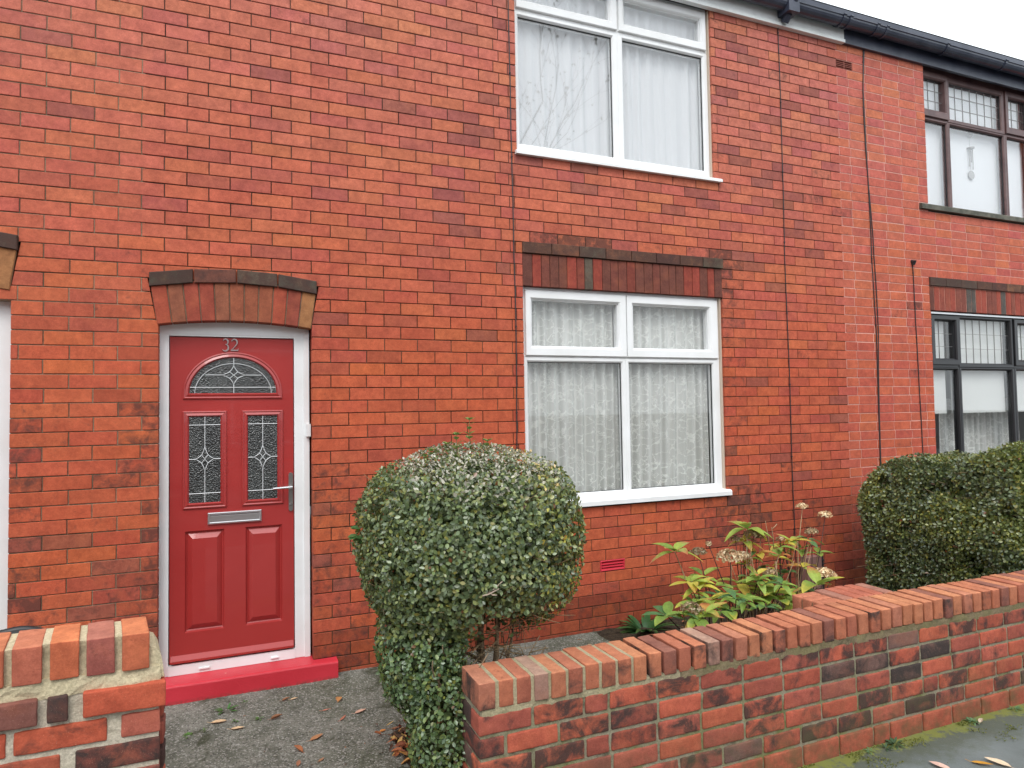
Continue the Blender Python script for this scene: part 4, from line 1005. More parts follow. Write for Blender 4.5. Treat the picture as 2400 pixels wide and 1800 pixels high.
for cen, rad, e, n in parts:
    s, nrm = superell(n, cen, rad, e)
    lump = np.array([noise.fractal(tuple(p * 2.4 + 7), 1, 2, 3) for p in s]); depth = NR.random(n) ** 1.6 * .16
    hole = np.array([noise.noise(tuple(p * 4.2 + 3)) for p in s])
    P = np.array(cen) + s * np.array(rad) * (1 + .045 * lump - depth)[:, None]
    keep = (hole < .33) | (depth > .1); keep &= P[:, 2] > .02
    # open window under the crown where the stems show
    win = (P[:, 0] > .46) & (P[:, 0] < .78) & (P[:, 2] < .84 - .10 * np.abs(P[:, 0] - .58)) & (P[:, 1] < -1.35) & (NR.random(n) < .9); keep &= ~win
    keep &= ~((P[:, 0] > .40) & (P[:, 1] < -1.74) & (P[:, 2] < .66)); keep &= ~((P[:, 0] > .38) & (P[:, 1] < -1.80) & (P[:, 2] < .70))
    rd_ = rnd_unit(n); tipd = rd_ - nrm * (rd_ * nrm).sum(1, keepdims=True) + nrm * NR.uniform(-.05, .75, (n, 1)) + np.array((0, 0, .15)); up_ = nrm + rnd_unit(n) * .45 + np.array((0, 0, .25))
    L = NR.uniform(.016, .028, n) * (1 - .3 * (s[:, 2] > .75))
    pale = np.clip((s[:, 2] - .50) * 1.5, 0, .55) * (np.abs(P[:, 0] - .60) < .36) if cen[2] > 1 else np.zeros(n)  # whitened crown: bleached leaves, plus sky brightness put into their colour
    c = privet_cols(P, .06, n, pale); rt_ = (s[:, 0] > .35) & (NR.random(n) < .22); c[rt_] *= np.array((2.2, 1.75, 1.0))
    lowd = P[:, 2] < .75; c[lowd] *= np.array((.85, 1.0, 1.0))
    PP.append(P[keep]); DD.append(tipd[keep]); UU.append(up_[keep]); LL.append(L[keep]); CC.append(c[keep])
for cen, rad, e, n in parts:      # twiggy heart of the bush, full of leaves too
    n = n // 3; s, nrm = superell(n, cen, rad, e); P = np.array(cen) + s * np.array(rad) * NR.uniform(.35, .86, (n, 1)); keep = (P[:, 2] > .03) & ~((P[:, 0] > .46) & (P[:, 2] < .82)) & ~((P[:, 0] > .39) & (P[:, 1] < -1.72) & (P[:, 2] < .72))
    PP.append(P[keep]); DD.append(rnd_unit(n)[keep]); UU.append(rnd_unit(n)[keep]); LL.append(NR.uniform(.030, .045, n)[keep]); CC.append(privet_cols(P, .03, n)[keep])
# leggy shoots on top
st_shoots = []
for (px, py, h_) in ((1100, 985, .26), (1070, 1020, .22), (1142, 1035, .16), (1048, 1042, .12), (995, 1070, .07), (1030, 1062, .07), (1010, 1058, .05)):
    tip = at(px, py, y=-1.42 + R.uniform(-.1, .1)); base = Vector((tip.x - R.uniform(-.02, .02), tip.y, tip.z - h_)); st_shoots.append([base, (base + tip) / 2 + Vector((.006, 0, 0)), tip])
    n = int(h_ / .03) + 2
    for i in range(n):
        t = .25 + .75 * i / (n - 1); p = base.lerp(tip, t); a = i * 1.57 + R.uniform(-.3, .3)
        for s_ in (0, PI) if i < n - 1 else (0, 1.6, PI, 4.7):
            PP.append(np.array([p])); DD.append(np.array([(math.cos(a + s_), math.sin(a + s_), .45)])); UU.append(np.array([(0, 0, 1.)])); LL.append(np.array([.046 - .010 * t])); CC.append(np.array([(.16, .25, .065)]))
for (px, py) in ((828, 1240), (835, 1262), (845, 1275), (822, 1255)):
    tip = at(px, py, y=-1.4)
    for a in range(3): PP.append(np.array([(tip.x + .03, tip.y, tip.z)])); DD.append(np.array([(-1, R.uniform(-.5, .5), R.uniform(-.5, .5))])); UU.append(np.array([(0, -.4, 1.)])); LL.append(np.array([.045])); CC.append(np.array([(.07, .17, .05)]))
cat = lambda a: np.concatenate(a)
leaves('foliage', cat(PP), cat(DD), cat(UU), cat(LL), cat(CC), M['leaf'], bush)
st = MB()
def limb(mb, a, b_, r0, r1_, col, wig=.02, n=7):
    a = Vector(a); b_ = Vector(b_); P_ = [a.lerp(b_, i / n) + Vector((R.uniform(-wig, wig), R.uniform(-wig, wig), 0)) * math.sin(PI * i / n) for i in range(n + 1)]
    mb.tube(P_, [r0 + (r1_ - r0) * i / n for i in range(n + 1)], 7, col); return P_
BK = (.24, .165, .10, 0)
for (xa, ya, xb_, yb_, zt__, r) in ((.46, -1.62, .41, -1.52, .98, .019), (.54, -1.60, .60, -1.50, 1.0, .020), (.50, -1.56, .50, -1.45, 1.1, .022), (.60, -1.54, .72, -1.45, .95, .014), (.42, -1.64, .33, -1.55, .8, .014), (.57, -1.66, .66, -1.55, .92, .011), (.66, -1.50, .80, -1.4, .9, .009), (.40, -1.70, .33, -1.68, .6, .010)):
    P_ = limb(st, (xa, ya, -.02), (xb_, yb_, zt__), r, r * .55, BK, .03)
    for j in range(4):
        p = P_[R.randrange(3, 7)]; limb(st, p, p + Vector((R.uniform(-.25, .25), R.uniform(-.2, .15), R.uniform(.1, .3))), r * .45, .002, BK, .02, 5)
for i in range(90):
    a = R.uniform(0, 2 * PI); p0 = Vector((.57 + .30 * math.cos(a), -1.42 + .25 * math.sin(a), R.uniform(.75, 1.3))); v_ = Vector((math.cos(a), math.sin(a), R.uniform(-.3, .8))).normalized()
    st.tube([p0, p0 + v_ * .15, p0 + v_ * R.uniform(.2, .27) + Vector((0, 0, R.uniform(-.01, .03)))], [.003, .002, .0008], 4, (.22, .15, .08, 0))
for S_ in st_shoots: st.tube(S_, [.0035, .0025, .0015], 5, (.16, .15, .06, 0))
for pa, pb in (((1165, 1395), (1145, 1388)), ((1178, 1362), (1140, 1392)), ((1170, 1380), (1120, 1400))): st.tube([at(*pa, y=-1.87), at((pa[0] + pb[0]) / 2, (pa[1] + pb[1]) / 2 + 3, y=-1.865), at(*pb, y=-1.83)], [.002, .003, .004], 5, (.42, .33, .26, 0))
for i in range(40):
    a = R.uniform(0, 6.3); p0 = Vector((.60 + R.uniform(-.12, .2), -1.62 + R.uniform(-.08, .1), R.uniform(.5, .75))); st.tube([p0, p0 + Vector((R.uniform(-.1, .1), R.uniform(-.05, .05), R.uniform(-.05, .06))), p0 + Vector((R.uniform(-.14, .14), R.uniform(-.08, .05), R.uniform(-.06, .1)))], [.003, .002, .001], 4, (.24, .17, .09, 0))
st.build('stems', M['bark'], bush, True)

hedge = thing('privet_hedge', 'boxy clipped privet hedge between the gardens, rising towards the street', 'hedge')
HY = [-1.66, -1.51, -1.375, -1.197, -1.04, -.887, -.7, -.567, -.425, -.30]; HZ = [1.45, 1.432, 1.389, 1.337, 1.300, 1.287, 1.282, 1.268, 1.225, 1.14]
def htop(y): return np.interp(y, HY, HZ)
n = 62000; x0h, x1h, y0h, y1h = 4.36, 5.25, -1.68, -.30
fsel = NR.choice(5, n, p=[.46, .24, .16, .06, .08]); u_, v_ = NR.random(n), NR.random(n)
P = np.zeros((n, 3)); Nn = np.zeros((n, 3))
yy = y0h + (y1h - y0h) * u_; xx = x0h + (x1h - x0h) * u_; zz = .02 + v_ * (htop(yy) - .02)
P[fsel == 0] = np.stack([np.full(n, x0h), yy, zz], 1)[fsel == 0]; Nn[fsel == 0] = (-1, 0, 0)
yt = y0h + (y1h - y0h) * v_
P[fsel == 1] = np.stack([xx, yt, htop(yt)], 1)[fsel == 1]; Nn[fsel == 1] = (0, 0, 1)
P[fsel == 2] = np.stack([xx, np.full(n, y0h), .02 + v_ * (htop(y0h) - .02)], 1)[fsel == 2]; Nn[fsel == 2] = (0, -1, 0)
P[fsel == 3] = np.stack([xx, np.full(n, y1h), .02 + v_ * (htop(y1h) - .02)], 1)[fsel == 3]; Nn[fsel == 3] = (0, 1, 0)
P[fsel == 4] = np.stack([np.full(n, x1h), yy, zz], 1)[fsel == 4]; Nn[fsel == 4] = (1, 0, 0)
# rounded edges: pull points in near corners
cxh, cyh = (x0h + x1h) / 2, (y0h + y1h) / 2; rr = .10
lump = np.array([noise.fractal((p[0] * 2.2, p[1] * 2.2, p[2] * 2.2), 1, 2, 4) for p in P]); hole = np.array([noise.noise((p[0] * 6, p[1] * 6, p[2] * 6)) for p in P])
q = np.stack([(P[:, 0] - cxh) / ((x1h - x0h) / 2), (P[:, 1] - cyh) / ((y1h - y0h) / 2), (P[:, 2] - htop(P[:, 1]) * .5) / (htop(P[:, 1]) * .5)], 1)
rad_ = (np.abs(q) ** 7).sum(1) ** (1 / 7.); sc_ = 1 / rad_
P[:, 0] = cxh + (P[:, 0] - cxh) * sc_; P[:, 1] = cyh + (P[:, 1] - cyh) * sc_; zc_ = htop(P[:, 1]) * .5; P[:, 2] = zc_ + (P[:, 2] - zc_) * np.where(P[:, 2] > zc_, sc_, 1)
depth = NR.random(n) ** 1.5 * .13; P = P + Nn * (.045 * lump - depth)[:, None]
bul = .06 * np.exp(-((P[:, 2] - .85) / .25) ** 2) * (fsel == 0); P[:, 0] -= bul
keep = (hole < .28) | (depth > .07)
rd_ = rnd_unit(n); tipd = rd_ - Nn * (rd_ * Nn).sum(1, keepdims=True) + Nn * NR.uniform(-.05, .75, (n, 1)) + np.array((0, 0, .15)); upv = Nn + rnd_unit(n) * .5 + np.array((0, 0, .25))
c = privet_cols(P, .05, n); vv = np.array([noise.noise((p[0] * 3 + 9, p[1] * 3, p[2] * 3)) for p in P]); c[vv > .1] *= np.array((1.4, 1.3, 1.0)); c *= .84
ni = 26000; yi = NR.uniform(y0h + .08, y1h - .08, ni); Pi = np.stack([NR.uniform(x0h + .08, x1h - .1, ni), yi, NR.random(ni) * (np.array([htop(a) for a in yi]) - .12) + .04], 1)
leaves('foliage', np.concatenate([P[keep], Pi]), np.concatenate([tipd[keep], rnd_unit(ni)]), np.concatenate([upv[keep], rnd_unit(ni)]), np.concatenate([NR.uniform(.018, .030, n)[keep], NR.uniform(.03, .05, ni)]), np.concatenate([c[keep], privet_cols(Pi, .02, ni)]), M['leaf'], hedge)
st = MB()
for i in range(16):
    xx_ = R.uniform(4.5, 5.1); y_ = R.uniform(-1.5, -.45); P_ = limb(st, (xx_, y_, -.02), (xx_ + R.uniform(-.2, .1), y_ + R.uniform(-.1, .1), .9), .016, .006, BK, .04)
for i in range(220):
    y_ = R.uniform(-1.6, -.35); z_ = R.uniform(.3, 1.2); p0 = Vector((4.48, y_, z_)); v2 = Vector((-1, R.uniform(-.6, .6), R.uniform(-.5, .8))).normalized()
    st.tube([p0, p0 + v2 * .08, p0 + v2 * R.uniform(.12, .19)], [.003, .002, .001], 4, (.24, .17, .10, 0))
st.build('stems', M['bark'], hedge, True)

# hydrangea ------------------------------------------------------------
def blade(mb, p, d, upn, L, Wd, cols, droop=.25, ns=6, cup=.12):
    d = Vector(d).normalized(); x = d.cross(Vector(upn)).normalized(); z = x.cross(d); p = Vector(p)
    rows = []
    for i in range(ns + 1):
        t = i / ns; w = Wd * (math.sin(PI * min(1, t ** .8 * 1.0)) ** .75) * (1 if t < .98 else 0) * .5 + (.0008 if i in (0, ns) else 0)
        c_ = p + d * (L * t) + z * (-droop * L * t * t) ; lift = z * (cup * w)
        rows.append([c_ - x * w + lift, c_ - x * w * .5 + lift * .3, c_, c_ + x * w * .5 + lift * .3, c_ + x * w + lift])
    n = len(mb.v)
    for r_ in rows: mb.v += [tuple(q) for q in r_]
    for i in range(ns):
        for j in range(4):
            mb.f.append((n + i * 5 + j, n + i * 5 + j + 1, n + i * 5 + 6 + j, n + i * 5 + 5 + j)); t = (i + .5) / ns
            e = abs(j - 1.5) / 1.5; k_ = min(1, max(0, (t - .45) * 1.9 + (e - .6) * .3)); a, b_ = cols; m_ = R.uniform(.93, 1.07)
            mb.c.append(tuple((a[q] * (1 - k_) + b_[q] * k_) * m_ for q in range(3)) + (1,))
G1, G2, YL, RD, OR_, DG = (.20, .31, .06), (.33, .43, .08), (.58, .50, .08), (.50, .14, .08), (.56, .30, .08), (.10, .21, .075)
hyd = thing('hydrangea', 'autumn hydrangea with yellowing leaves and dried brown flower heads behind the wall', 'shrub')
lf, sm, fl = MB(), MB(), MB()
Zr = lambda X, Y: (1480 + X * .24412, 1160 + Y * .24412)
ROS = [(R.uniform(1050, 1720), R.uniform(420, 820), R.choice([3, 4, 5]), R.uniform(.06, .09), R.choice('groydr'), R.uniform(-1.1, -.75)) for _ in range(13)] + [(R.uniform(380, 1700), R.uniform(820, 1120), R.choice([4, 5, 6]), R.uniform(.07, .10), R.choice('ggdddy'), R.uniform(-1.35, -.8)) for _ in range(16)] + [(415, 545, 6, .120, 'g', -.98), (1105, 330, 7, .130, 'g', -.88), (1530, 440, 6, .105, 'r', -.85), (570, 840, 6, .11, 'y', -1.05), (640, 900, 6, .10, 'y', -1.1), (690, 780, 4, .10, 'g', -.95), (1200, 570, 5, .10, 'o', -.9),
       (1400, 600, 5, .10, 'r', -.95), (1250, 880, 6, .105, 'g', -1.1), (1340, 960, 7, .12, 'y', -1.15), (1230, 760, 6, .11, 'd', -.9), (1790, 870, 6, .135, 'g', -1.25), (345, 1165, 6, .115, 'd', -1.15), (590, 1040, 5, .10, 'g', -1.2),
       (760, 1010, 6, .105, 'y', -1.2), (880, 1000, 5, .10, 'd', -1.1), (950, 1120, 5, .09, 'g', -1.3), (1130, 1010, 5, .10, 'd', -1.2), (1550, 1000, 6, .085, 'y', -1.2), (800, 880, 4, .115, 'g', -1.0), (1450, 760, 5, .10, 'd', -.9), (1080, 450, 5, .095, 'o', -.85),
       (1790, 560, 4, .085, 'd', -.8), (1040, 850, 4, .10, 'y', -1.0), (620, 1180, 6, .10, 'g', -1.35), (700, 1150, 5, .10, 'o', -1.35), (1290, 1080, 6, .09, 'd', -1.3), (850, 1110, 5, .09, 'd', -1.3), (1460, 470, 4, .085, 'y', -.85), (1640, 700, 4, .11, 'o', -.95), (500, 1150, 5, .09, 'd', -1.3), (1420, 1010, 5, .09, 'g', -1.25), (1660, 1000, 4, .08, 'd', -1.1)]
def hcols(k_):
    if k_ == 'g': return R.choice([(G2, G2), (G1, YL), (G2, RD), (G1, G2)])
    if k_ == 'y': return R.choice([(YL, OR_), (G2, YL), (YL, YL), (G2, YL)])
    if k_ == 'r': return R.choice([(G2, RD), (OR_, RD), (G1, RD), (YL, OR_)])
    if k_ == 'o': return R.choice([(OR_, RD), (G2, OR_), (YL, OR_)])
    return R.choice([(DG, G1), (G1, G1), (DG, DG), (G1, G2)])
def hstem(tip, col, r=.0042, bx=None):
    bx = bx if bx is not None else (2.55 + (tip.x - 2.5) * .55 + R.uniform(-.1, .1)); b_ = Vector((bx, -1.0 + R.uniform(-.15, .15), .03)); mid = b_.lerp(tip, .55) + Vector((R.uniform(-.04, .04), 0, -.02))
    P_ = [b_, b_.lerp(mid, .5) + Vector((R.uniform(-.02, .02), R.uniform(-.02, .02), 0)), mid, mid.lerp(tip, .5) + Vector((R.uniform(-.012, .012), 0, 0)), tip]; sm.tube(P_, [r * 1.3, r * 1.15, r, r * .85, r * .7], 6, col)
DK, TN = (.055, .025, .02, 0), (.30, .20, .11, 0)
for (X, Y, n, L, k_, y) in ROS:
    tip = at(*Zr(X, Y), y=y); hstem(tip, R.choice([DK, DK, TN]))
    a0 = R.uniform(0, 6.3)
    for i in range(n):
        a = a0 + i * 2 * PI / n + R.uniform(-.25, .25); el = R.uniform(-.2, .75); d = Vector((math.cos(a), math.sin(a) * .9, el))
        ll = L * R.uniform(.95, 1.45); blade(lf, tip + d * .008, d, (0, 0, 1), ll, ll * R.uniform(.42, .55), hcols(k_), R.uniform(.15, .55), cup=R.uniform(.1, .5))
HEADS = [(640, 545, .050, -.95, .5), (740, 468, .016, -.95, 1), (950, 590, .088, -1.05, 1), (1060, 590, .060, -1.0, .8), (1170, 370, .062, -.88, .7), (1640, 110, .044, -.80, 1.2), (1860, 188, .046, -.80, 1.3), (1730, 350, .044, -.82, .7), (1330, 740, .046, -1.0, .8), (1850, 745, .062, -1.15, 1.2), (1920, 780, .040, -1.15, 1.3), (580, 1090, .062, -1.3, .6), (1000, 420, .028, -.85, .5), (1430, 425, .03, -.85, .8), (1240, 400, .035, -.88, .7)]
for (X, Y, r, y, br_) in HEADS:
    c0 = at(*Zr(X, Y), y=y); hstem(c0 - Vector((0, 0, r * .3)), R.choice([DK, DK, TN]), .0038)
    for i in range(int(48 * (r / .05) ** 1.6) + 6):
        v_ = Vector(tuple(rnd_unit(1)[0])); v_.z = abs(v_.z) * 1.0 - .25; p = c0 + Vector((v_.x * r, v_.y * r, v_.z * r * .62)) * R.uniform(.75, 1.05)
        sm.tube([c0 - Vector((0, 0, r * .3)), p], [.0012, .0008], 3, TN) if i % 4 == 0 else None
        base = R.choice([(.44, .34, .20), (.36, .24, .13), (.50, .42, .28), (.27, .17, .09), (.42, .28, .17)]); cc = tuple(q * br_ * 1.45 for q in base)
        ax = v_.normalized()
        for s_ in range(3):
            a = s_ * 2.1 + R.uniform(0, 1); t1 = ax.orthogonal().normalized(); t2 = ax.cross(t1); d = t1 * math.cos(a) + t2 * math.sin(a) + ax * R.uniform(-.2, .5)
            blade(fl, p, d, ax, R.uniform(.010, .017), .012, (cc, tuple(q * .75 for q in cc)), R.uniform(-.3, .5), 3, .5)
for _ in range(16):
    X_, Y_ = R.uniform(900, 1750), R.uniform(380, 800); hstem(at(*Zr(X_, Y_), y=R.uniform(-1.05, -.8)), TN, .003)
for (X0_, Y0_, X1_, Y1_) in ((1285, 250, 1330, 560), (1345, 310, 1365, 520), (1345, 330, 1395, 280), (1510, 510, 1480, 470), (1520, 520, 1560, 480), (1500, 540, 1540, 620), (1640, 640, 1750, 420), (1700, 480, 1600, 760), (1080, 700, 1190, 590), (1640, 620, 1590, 780), (1560, 780, 1620, 640)):
    a, b_ = at(*Zr(X0_, Y0_), y=-.9), at(*Zr(X1_, Y1_), y=-.88); sm.tube([a, a.lerp(b_, .5) + Vector((.006, 0, 0)), b_], [.0018, .0028, .0035], 5, TN)
lf.build('leaves', M['bigleaf'], hyd); fl.build('dried_flower_heads', M['deadleaf'], hyd); sm.build('stems', M['bark'], hyd, True)

# dandelion-like weed by the wall foot
wd = thing('weed', 'dark green jagged leaved weed at the foot of the brick wall left of the hydrangea', 'weed')
q = MB()
for i in range(44):
    a = R.uniform(0, 2 * PI); p = Vector((2.36 + .045 * math.cos(a), -.16 + .045 * math.sin(a), .05)); L = R.uniform(.08, .20); blade(q, p, (math.cos(a), math.sin(a), R.uniform(.3, 1.6)), (0, 0, 1), L, L * .26, ((.035, .10, .03), (.07, .16, .045)), R.uniform(.3, .9), 7)
q.build('leaves', M['bigleaf'], wd)

# small weeds on path and pavement
def weed(x, y, r, n, col, label, group=None, z=None, cat='weed'):
    if z is None: x, y = settle(x, y)
    q = MB(); z = gz(x, y) if z is None else z
    for i in range(n):
        a = R.uniform(0, 2 * PI); o_ = r * R.uniform(0, .5); L = r * R.uniform(.5, 1); blade(q, (x + o_ * math.cos(a), y + o_ * math.sin(a), z + .003), (math.cos(a), math.sin(a), R.uniform(.2, 1.1)), (0, 0, 1), L, L * .36, (col, tuple(c * 1.2 for c in col)), R.uniform(.1, .6), 4)
    tag(q.build('weed', M['bigleaf']), label, cat, group)
weed(-.505, -.10, .055, 9, (.06, .17, .04), 'bright green rosette weed at the foot of the red doorstep')
weed(-.69, -.345, .035, 10, (.10, .22, .05), 'pale green weed on the path nearest the left garden wall')
weed(-.62, -.32, .02, 7, (.11, .2, .05), 'tiny yellow green weed tuft beside the pale weed on the path', )
weed(-.459, -.267, .026, 9, (.08, .2, .045), 'small green weed tuft between the two tan leaves and the doorstep')
weed(-.331, -.289, .028, 9, (.08, .2, .045), 'small green weed tuft in the middle of the path near the doorstep')
weed(-.40, -.02, .016, 6, (.09, .2, .05), 'trailing green seedlings in the path crack beside the rosette weed')
for (x, y, r, n, lb_) in ((2.43, -2.012, .03, 12, 'small bluish weed at the wall foot nearest the middle of the garden wall'), (2.60, -2.004, .045, 26, 'dark creeping weed along the foot of the long garden wall'), (2.53, -2.02, .03, 16, 'dark trailing seedlings left of the creeping weed at the wall foot'),
                          (3.19, -2.015, .035, 22, 'pale green weed at the wall foot beside a curled leaf'), (3.55, -2.01, .03, 14, 'small weed at the wall foot near the right edge')):
    weed(x, y, r, n, (.06, .11, .05) if 'dark' in lb_ else (.12, .22, .10), lb_, z=0)

# fallen leaves
def fallen(x, y, L, ang, col, label, group=None, z=None, curl=.3, name='fallen_leaf', wd_=.42, stalk=True):
    if z is None and stalk: x, y = settle(x, y)
    L *= 1.12 if stalk else 1; q = MB(); z = (gz(x, y) if z is None else z) + .004; d = Vector((math.cos(ang), math.sin(ang), 0))
    blade(q, Vector((x, y, z)) - d * L / 2, d, (0, 0, 1), L, L * wd_, (col, tuple(c * .8 for c in col)), -curl * .25, 7, curl)
    for i, vv_ in enumerate(q.v): q.v[i] = (vv_[0], vv_[1], max(vv_[2], z - .001) + R.uniform(0, .002))
    if stalk: q.tube([Vector((x, y, z)) - d * L / 2, Vector((x, y, z + .003)) - d * (L * .75) + Vector((-d.y, d.x, 0)) * L * .1], .001, 4, (*col, 1))
    tag(q.build(name, M['deadleaf']), label, 'leaf', group)
TAN, BRN, YLW, ORG, PNK = (.60, .42, .25), (.26, .11, .05), (.62, .40, .10), (.52, .20, .05), (.55, .33, .24)
fallen(-.544, -.247, .075, -.25, TAN, 'larger tan leaf on the path left of its pair')
fallen(-.447, -.375, .062, -.2, TAN, 'smaller tan leaf with a dark tip on the path touching its pair')
fallen(-.242, -.339, .055, -.1, BRN, 'crumpled brown leaf on the path centre beside a pale fleck', curl=1.2)
fallen(.034, -.342, .045, .05, (.55, .20, .13), 'thin orange pink leaf lying crosswise on the path', wd_=.22)
fallen(.215, -.445, .062, .3, PNK, 'pale pinkish flat leaf on the path right of the orange one')
fallen(.108, -.490, .055, .9, (.42, .16, .10), 'narrow reddish leaf on the path pointing to the bush', wd_=.25)
fallen(-.056, -.666, .070, .5, (.40, .19, .09), 'brown leaf on the path above the pale cement patch')
fallen(-.159, -.775, .052, 2.3, (.38, .14, .06), 'curled red brown leaf on the path left of the pale cement patch', curl=1.4)
fallen(.122, -.236, .040, 1.2, (.50, .24, .09), 'small orange leaf shaped like a star on the path', wd_=.8, curl=.8)
fallen(.436, -.248, .055, .1, YLW, 'bright yellow leaf on the path beside the bush', wd_=.6)
fallen(-.126, -.10, .038, .2, TAN, 'cream leaf at the foot of the red doorstep')
fallen(-.174, -.10, .040, .1, BRN, 'dark brown leaf touching the cream leaf under the doorstep', curl=1)
fallen(.284, -.737, .032, .1, ORG, 'small glossy orange leaf on the path near the bush base', wd_=.6)
fallen(.355, -.735, .050, -.1, (.24, .12, .06), 'dull brown leaf right of the small glossy orange one', wd_=.3)
fallen(-.170, -.901, .045, 1.4, (.36, .16, .09), 'brown leaf at the bottom edge of the picture on the path')
fallen(-.061, -.915, .035, .7, (.34, .18, .10), 'tiny tan brown leaf left of the cement patch near the bottom edge')
fallen(2.600, -2.245, .085, 1.9, (.66, .42, .34), 'pink beige leaf on the pavement, leftmost of the three there', z=0)
fallen(2.800, -2.310, .080, -.9, (.50, .24, .03), 'yellow brown curled leaf on the pavement between two pale ones', z=0, wd_=.3)
fallen(2.874, -2.335, .095, 1.95, (.72, .55, .38), 'cream leaf on the pavement, rightmost of the three there', z=0)
fallen(3.22, -2.035, .045, .3, (.5, .4, .3), 'curled pale leaf beside the weed at the wall foot', z=0, curl=1)
fallen(2.32, -.20, .055, .3, (.40, .20, .09), 'rusty leaf in front of the jagged weed', z=.045)
fallen(2.18, -.16, .055, 1.2, (.60, .42, .30), 'pale beige leaf left of the jagged weed', z=.03, wd_=.7)
fallen(2.62, -.30, .07, .5, (.52, .34, .22), 'pale leaf right of the jagged weed', z=.05)
for i in range(26):
    x, y = R.uniform(-.7, .4), R.uniform(-1.2, -.12); fallen(x, y, R.uniform(.010, .019), R.uniform(0, 6), R.choice([(.30, .28, .22), BRN, (.12, .08, .05), (.38, .36, .33)]), 'tiny dry leaf fragment on the concrete path', 'leaf fragments scattered on the path', name='leaf_fragment', stalk=False)
q = MB()
for i in range(150):
    x, y = .36 + R.gauss(0, .05), -1.04 + R.gauss(0, .11); a = R.uniform(0, 6.3)
    if y < -1.25 and x > .4: continue
    L = R.uniform(.03, .075); blade(q, (x, y, .015 + R.uniform(0, .045)), (math.cos(a), math.sin(a), R.uniform(-.3, .5)), (R.uniform(-.6, .6), R.uniform(-.6, .6), 1), L, L * R.uniform(.15, .45), (R.choice([(.40, .13, .05), (.30, .10, .05), (.52, .26, .08), (.22, .08, .05), (.62, .40, .14), (.10, .05, .03)]),) * 2, R.uniform(-.4, .5), 5, .6)
tag(q.build('leaf_litter', M['deadleaf']), 'heap of rusty fallen leaves at the foot of the round bush', 'leaf litter', kind='stuff')
q = MB()
for i in range(60):
    x = R.uniform(1.1, 4.4); y = R.uniform(-1.7, -.15); a = R.uniform(0, 6.3)
    L = R.uniform(.02, .06); blade(q, (x, y, gz(x, y) + .03), (math.cos(a), math.sin(a), .1), (0, 0, 1), L, L * .4, (R.choice([(.30, .12, .06), (.2, .1, .05), (.45, .3, .18)]),) * 2, 0, 4, .5)
tag(q.build('garden_leaf_litter', M['deadleaf']), 'thin scatter of dry leaves on the soil behind the wall', 'leaf litter', kind='stuff')
# moss along the pavement edge
n = 9000; xx = NR.uniform(1.6, 4.6, n); yy = -1.985 - NR.random(n) ** 1.5 * .26; k_ = np.array([noise.fractal((x * 4, y * 9, 1), 1, 2, 4) for x, y in zip(xx, yy)])
kp = k_ > .16 + (-(yy + 1.985)) * 1.3; P = np.stack([xx, yy, np.full(n, .001)], 1)[kp]; m_n = len(P)
mc = np.array([(.13, .15, .025), (.09, .11, .02), (.19, .19, .035)])[NR.integers(0, 3, m_n)]
D = rnd_unit(m_n); D[:, 2] = np.abs(D[:, 2]) * .7 + .15
tag(leaves('moss', P, D, rnd_unit(m_n), NR.uniform(.005, .011, m_n), mc, M['bigleaf']), 'yellow green moss creeping along the foot of the wall', 'moss', kind='stuff')

# ------------------------------------------------------------------ across the street (seen mirrored in the panes)
oh = thing('terraced_house', 'plain brick houses across the street, visible only as a reflection in the panes', 'house')
q = MB(); q.box(-16, 7.0, -20, -14.2, 0, 5.2, (.30, .10, .06, .2)); q.build('wall', M['brick'], oh)
q = MB(); q.face([(-16, -13.9, 5.1), (7.2, -13.9, 5.1), (7.2, -17.1, 7.6), (-16, -17.1, 7.6)]); q.face([(-16, -20.3, 5.1), (-16, -17.1, 7.6), (7.2, -17.1, 7.6), (7.2, -20.3, 5.1)]); q.face([(7.0, -14.2, 5.1), (7.0, -20, 5.1), (7.0, -17.1, 7.5)]); q.build('roof', M['slate'], oh)
for xw in (-9.5, -5, -.5, 4):
    for zw, hw in ((.9, 1.4), (3.3, 1.3)):
        q = MB(); q.ring((xw, xw + 1.8, zw, zw + hw), (xw + .07, xw + 1.73, zw + .07, zw + hw - .07), -14.16, -14.26, .0); q.box(xw + .07, xw + 1.73, -14.24, -14.22, zw + .07, zw + hw - .07); q.build('window', M['pvc'], oh)
tr = thing('street_tree', 'thin autumn tree across the street, visible only mirrored in the upper window', 'tree')
q = MB(); lp, ld = [], []
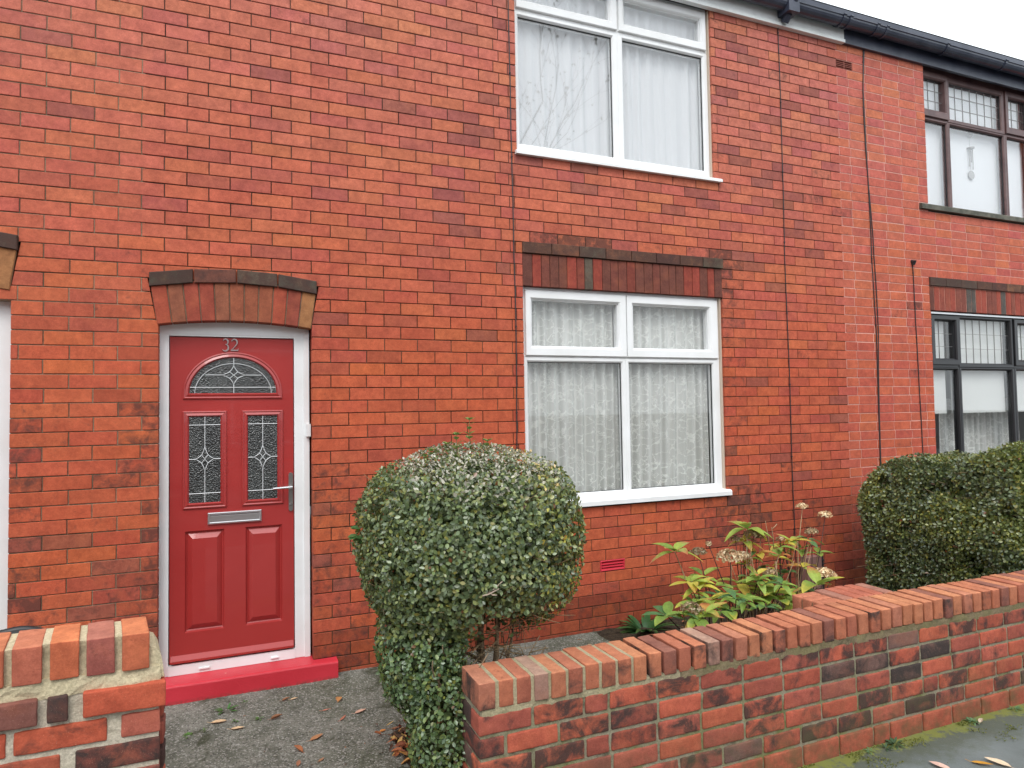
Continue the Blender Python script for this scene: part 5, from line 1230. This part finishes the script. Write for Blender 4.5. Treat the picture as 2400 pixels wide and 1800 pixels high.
def grow(p, d, L, r, lev):
    n = 4; P_ = [p]; dd = d.copy()
    for i in range(n): dd = (dd + Vector((R.uniform(-.14, .14), R.uniform(-.14, .14), R.uniform(-.04, .10)))).normalized(); P_.append(P_[-1] + dd * L / n)
    q.tube(P_, [r * (1 - .45 * i / n) for i in range(n + 1)], 5 if lev else 8, (.10, .085, .07, 0), False)
    if lev >= 4:
        for i in range(4): lp.append(P_[R.randrange(1, n + 1)]); ld.append(Vector((R.uniform(-1, 1), R.uniform(-1, 1), -.5)))
        return
    for i in range(3 if lev else 5):
        k_ = R.randrange(1, n + 1) if lev else R.randrange(2, n + 1); v_ = (dd + Vector((R.uniform(-1, 1), R.uniform(-1, 1), R.uniform(-.1, .6))) * .75).normalized(); grow(P_[k_], v_, L * R.uniform(.55, .75), r * .5, lev + 1)
grow(Vector((6.6, -13.0, 0)), Vector((0.03, 0, 1)), 7.2, .085, 0); grow(Vector((5.2, -13.6, 0)), Vector((0.0, 0, 1)), 6.6, .075, 0)
q.build('trunk', M['bark'], tr, True)
nl = len(lp); leaves('crown', np.array([tuple(p) for p in lp]), np.array([tuple(p) for p in ld]), rnd_unit(nl), NR.uniform(.06, .12, nl), np.tile(np.array([(.10, .10, .035)]), (nl, 1)), M['bigleaf'], tr)

# ------------------------------------------------------------------ light
w = bpy.data.worlds.new('World'); sc.world = w; w.use_nodes = True; nt = w.node_tree
bg = nt.nodes['Background']; sky = nt.nodes.new('ShaderNodeTexSky'); sky.sky_type = 'NISHITA'; sky.sun_disc = False
EL, AZ = math.radians(52), math.radians(205)
sky.sun_elevation = EL; sky.sun_rotation = AZ; sky.air_density = 1; sky.dust_density = 4; sky.ozone_density = 1
hs = nt.nodes.new('ShaderNodeHueSaturation'); hs.inputs['Saturation'].default_value = .22
mx = nt.nodes.new('ShaderNodeMix'); mx.data_type = 'RGBA'; mx.inputs[0].default_value = .72; mx.inputs[7].default_value = (9.1, 9.8, 10.3, 1)   # even cloud deck over the clear sky
nt.links.new(sky.outputs[0], hs.inputs['Color']); nt.links.new(hs.outputs[0], mx.inputs[6]); nt.links.new(mx.outputs[2], bg.inputs['Color']); bg.inputs['Strength'].default_value = .12
sd = bpy.data.lights.new('sun', 'SUN'); sd.energy = .9; sd.angle = math.radians(25); sd.color = (1, .97, .93)
so = bpy.data.objects.new('sun', sd); C.objects.link(so)
dirv = Vector((math.sin(AZ) * math.cos(EL), math.cos(AZ) * math.cos(EL), math.sin(EL)))
so.rotation_euler = dirv.to_track_quat('Z', 'Y').to_euler()
sc.view_settings.view_transform = 'Standard'; sc.view_settings.look = 'None'; sc.view_settings.exposure = .84; sc.view_settings.gamma = 1
sc.cycles.max_bounces = 8; sc.cycles.transparent_max_bounces = 16
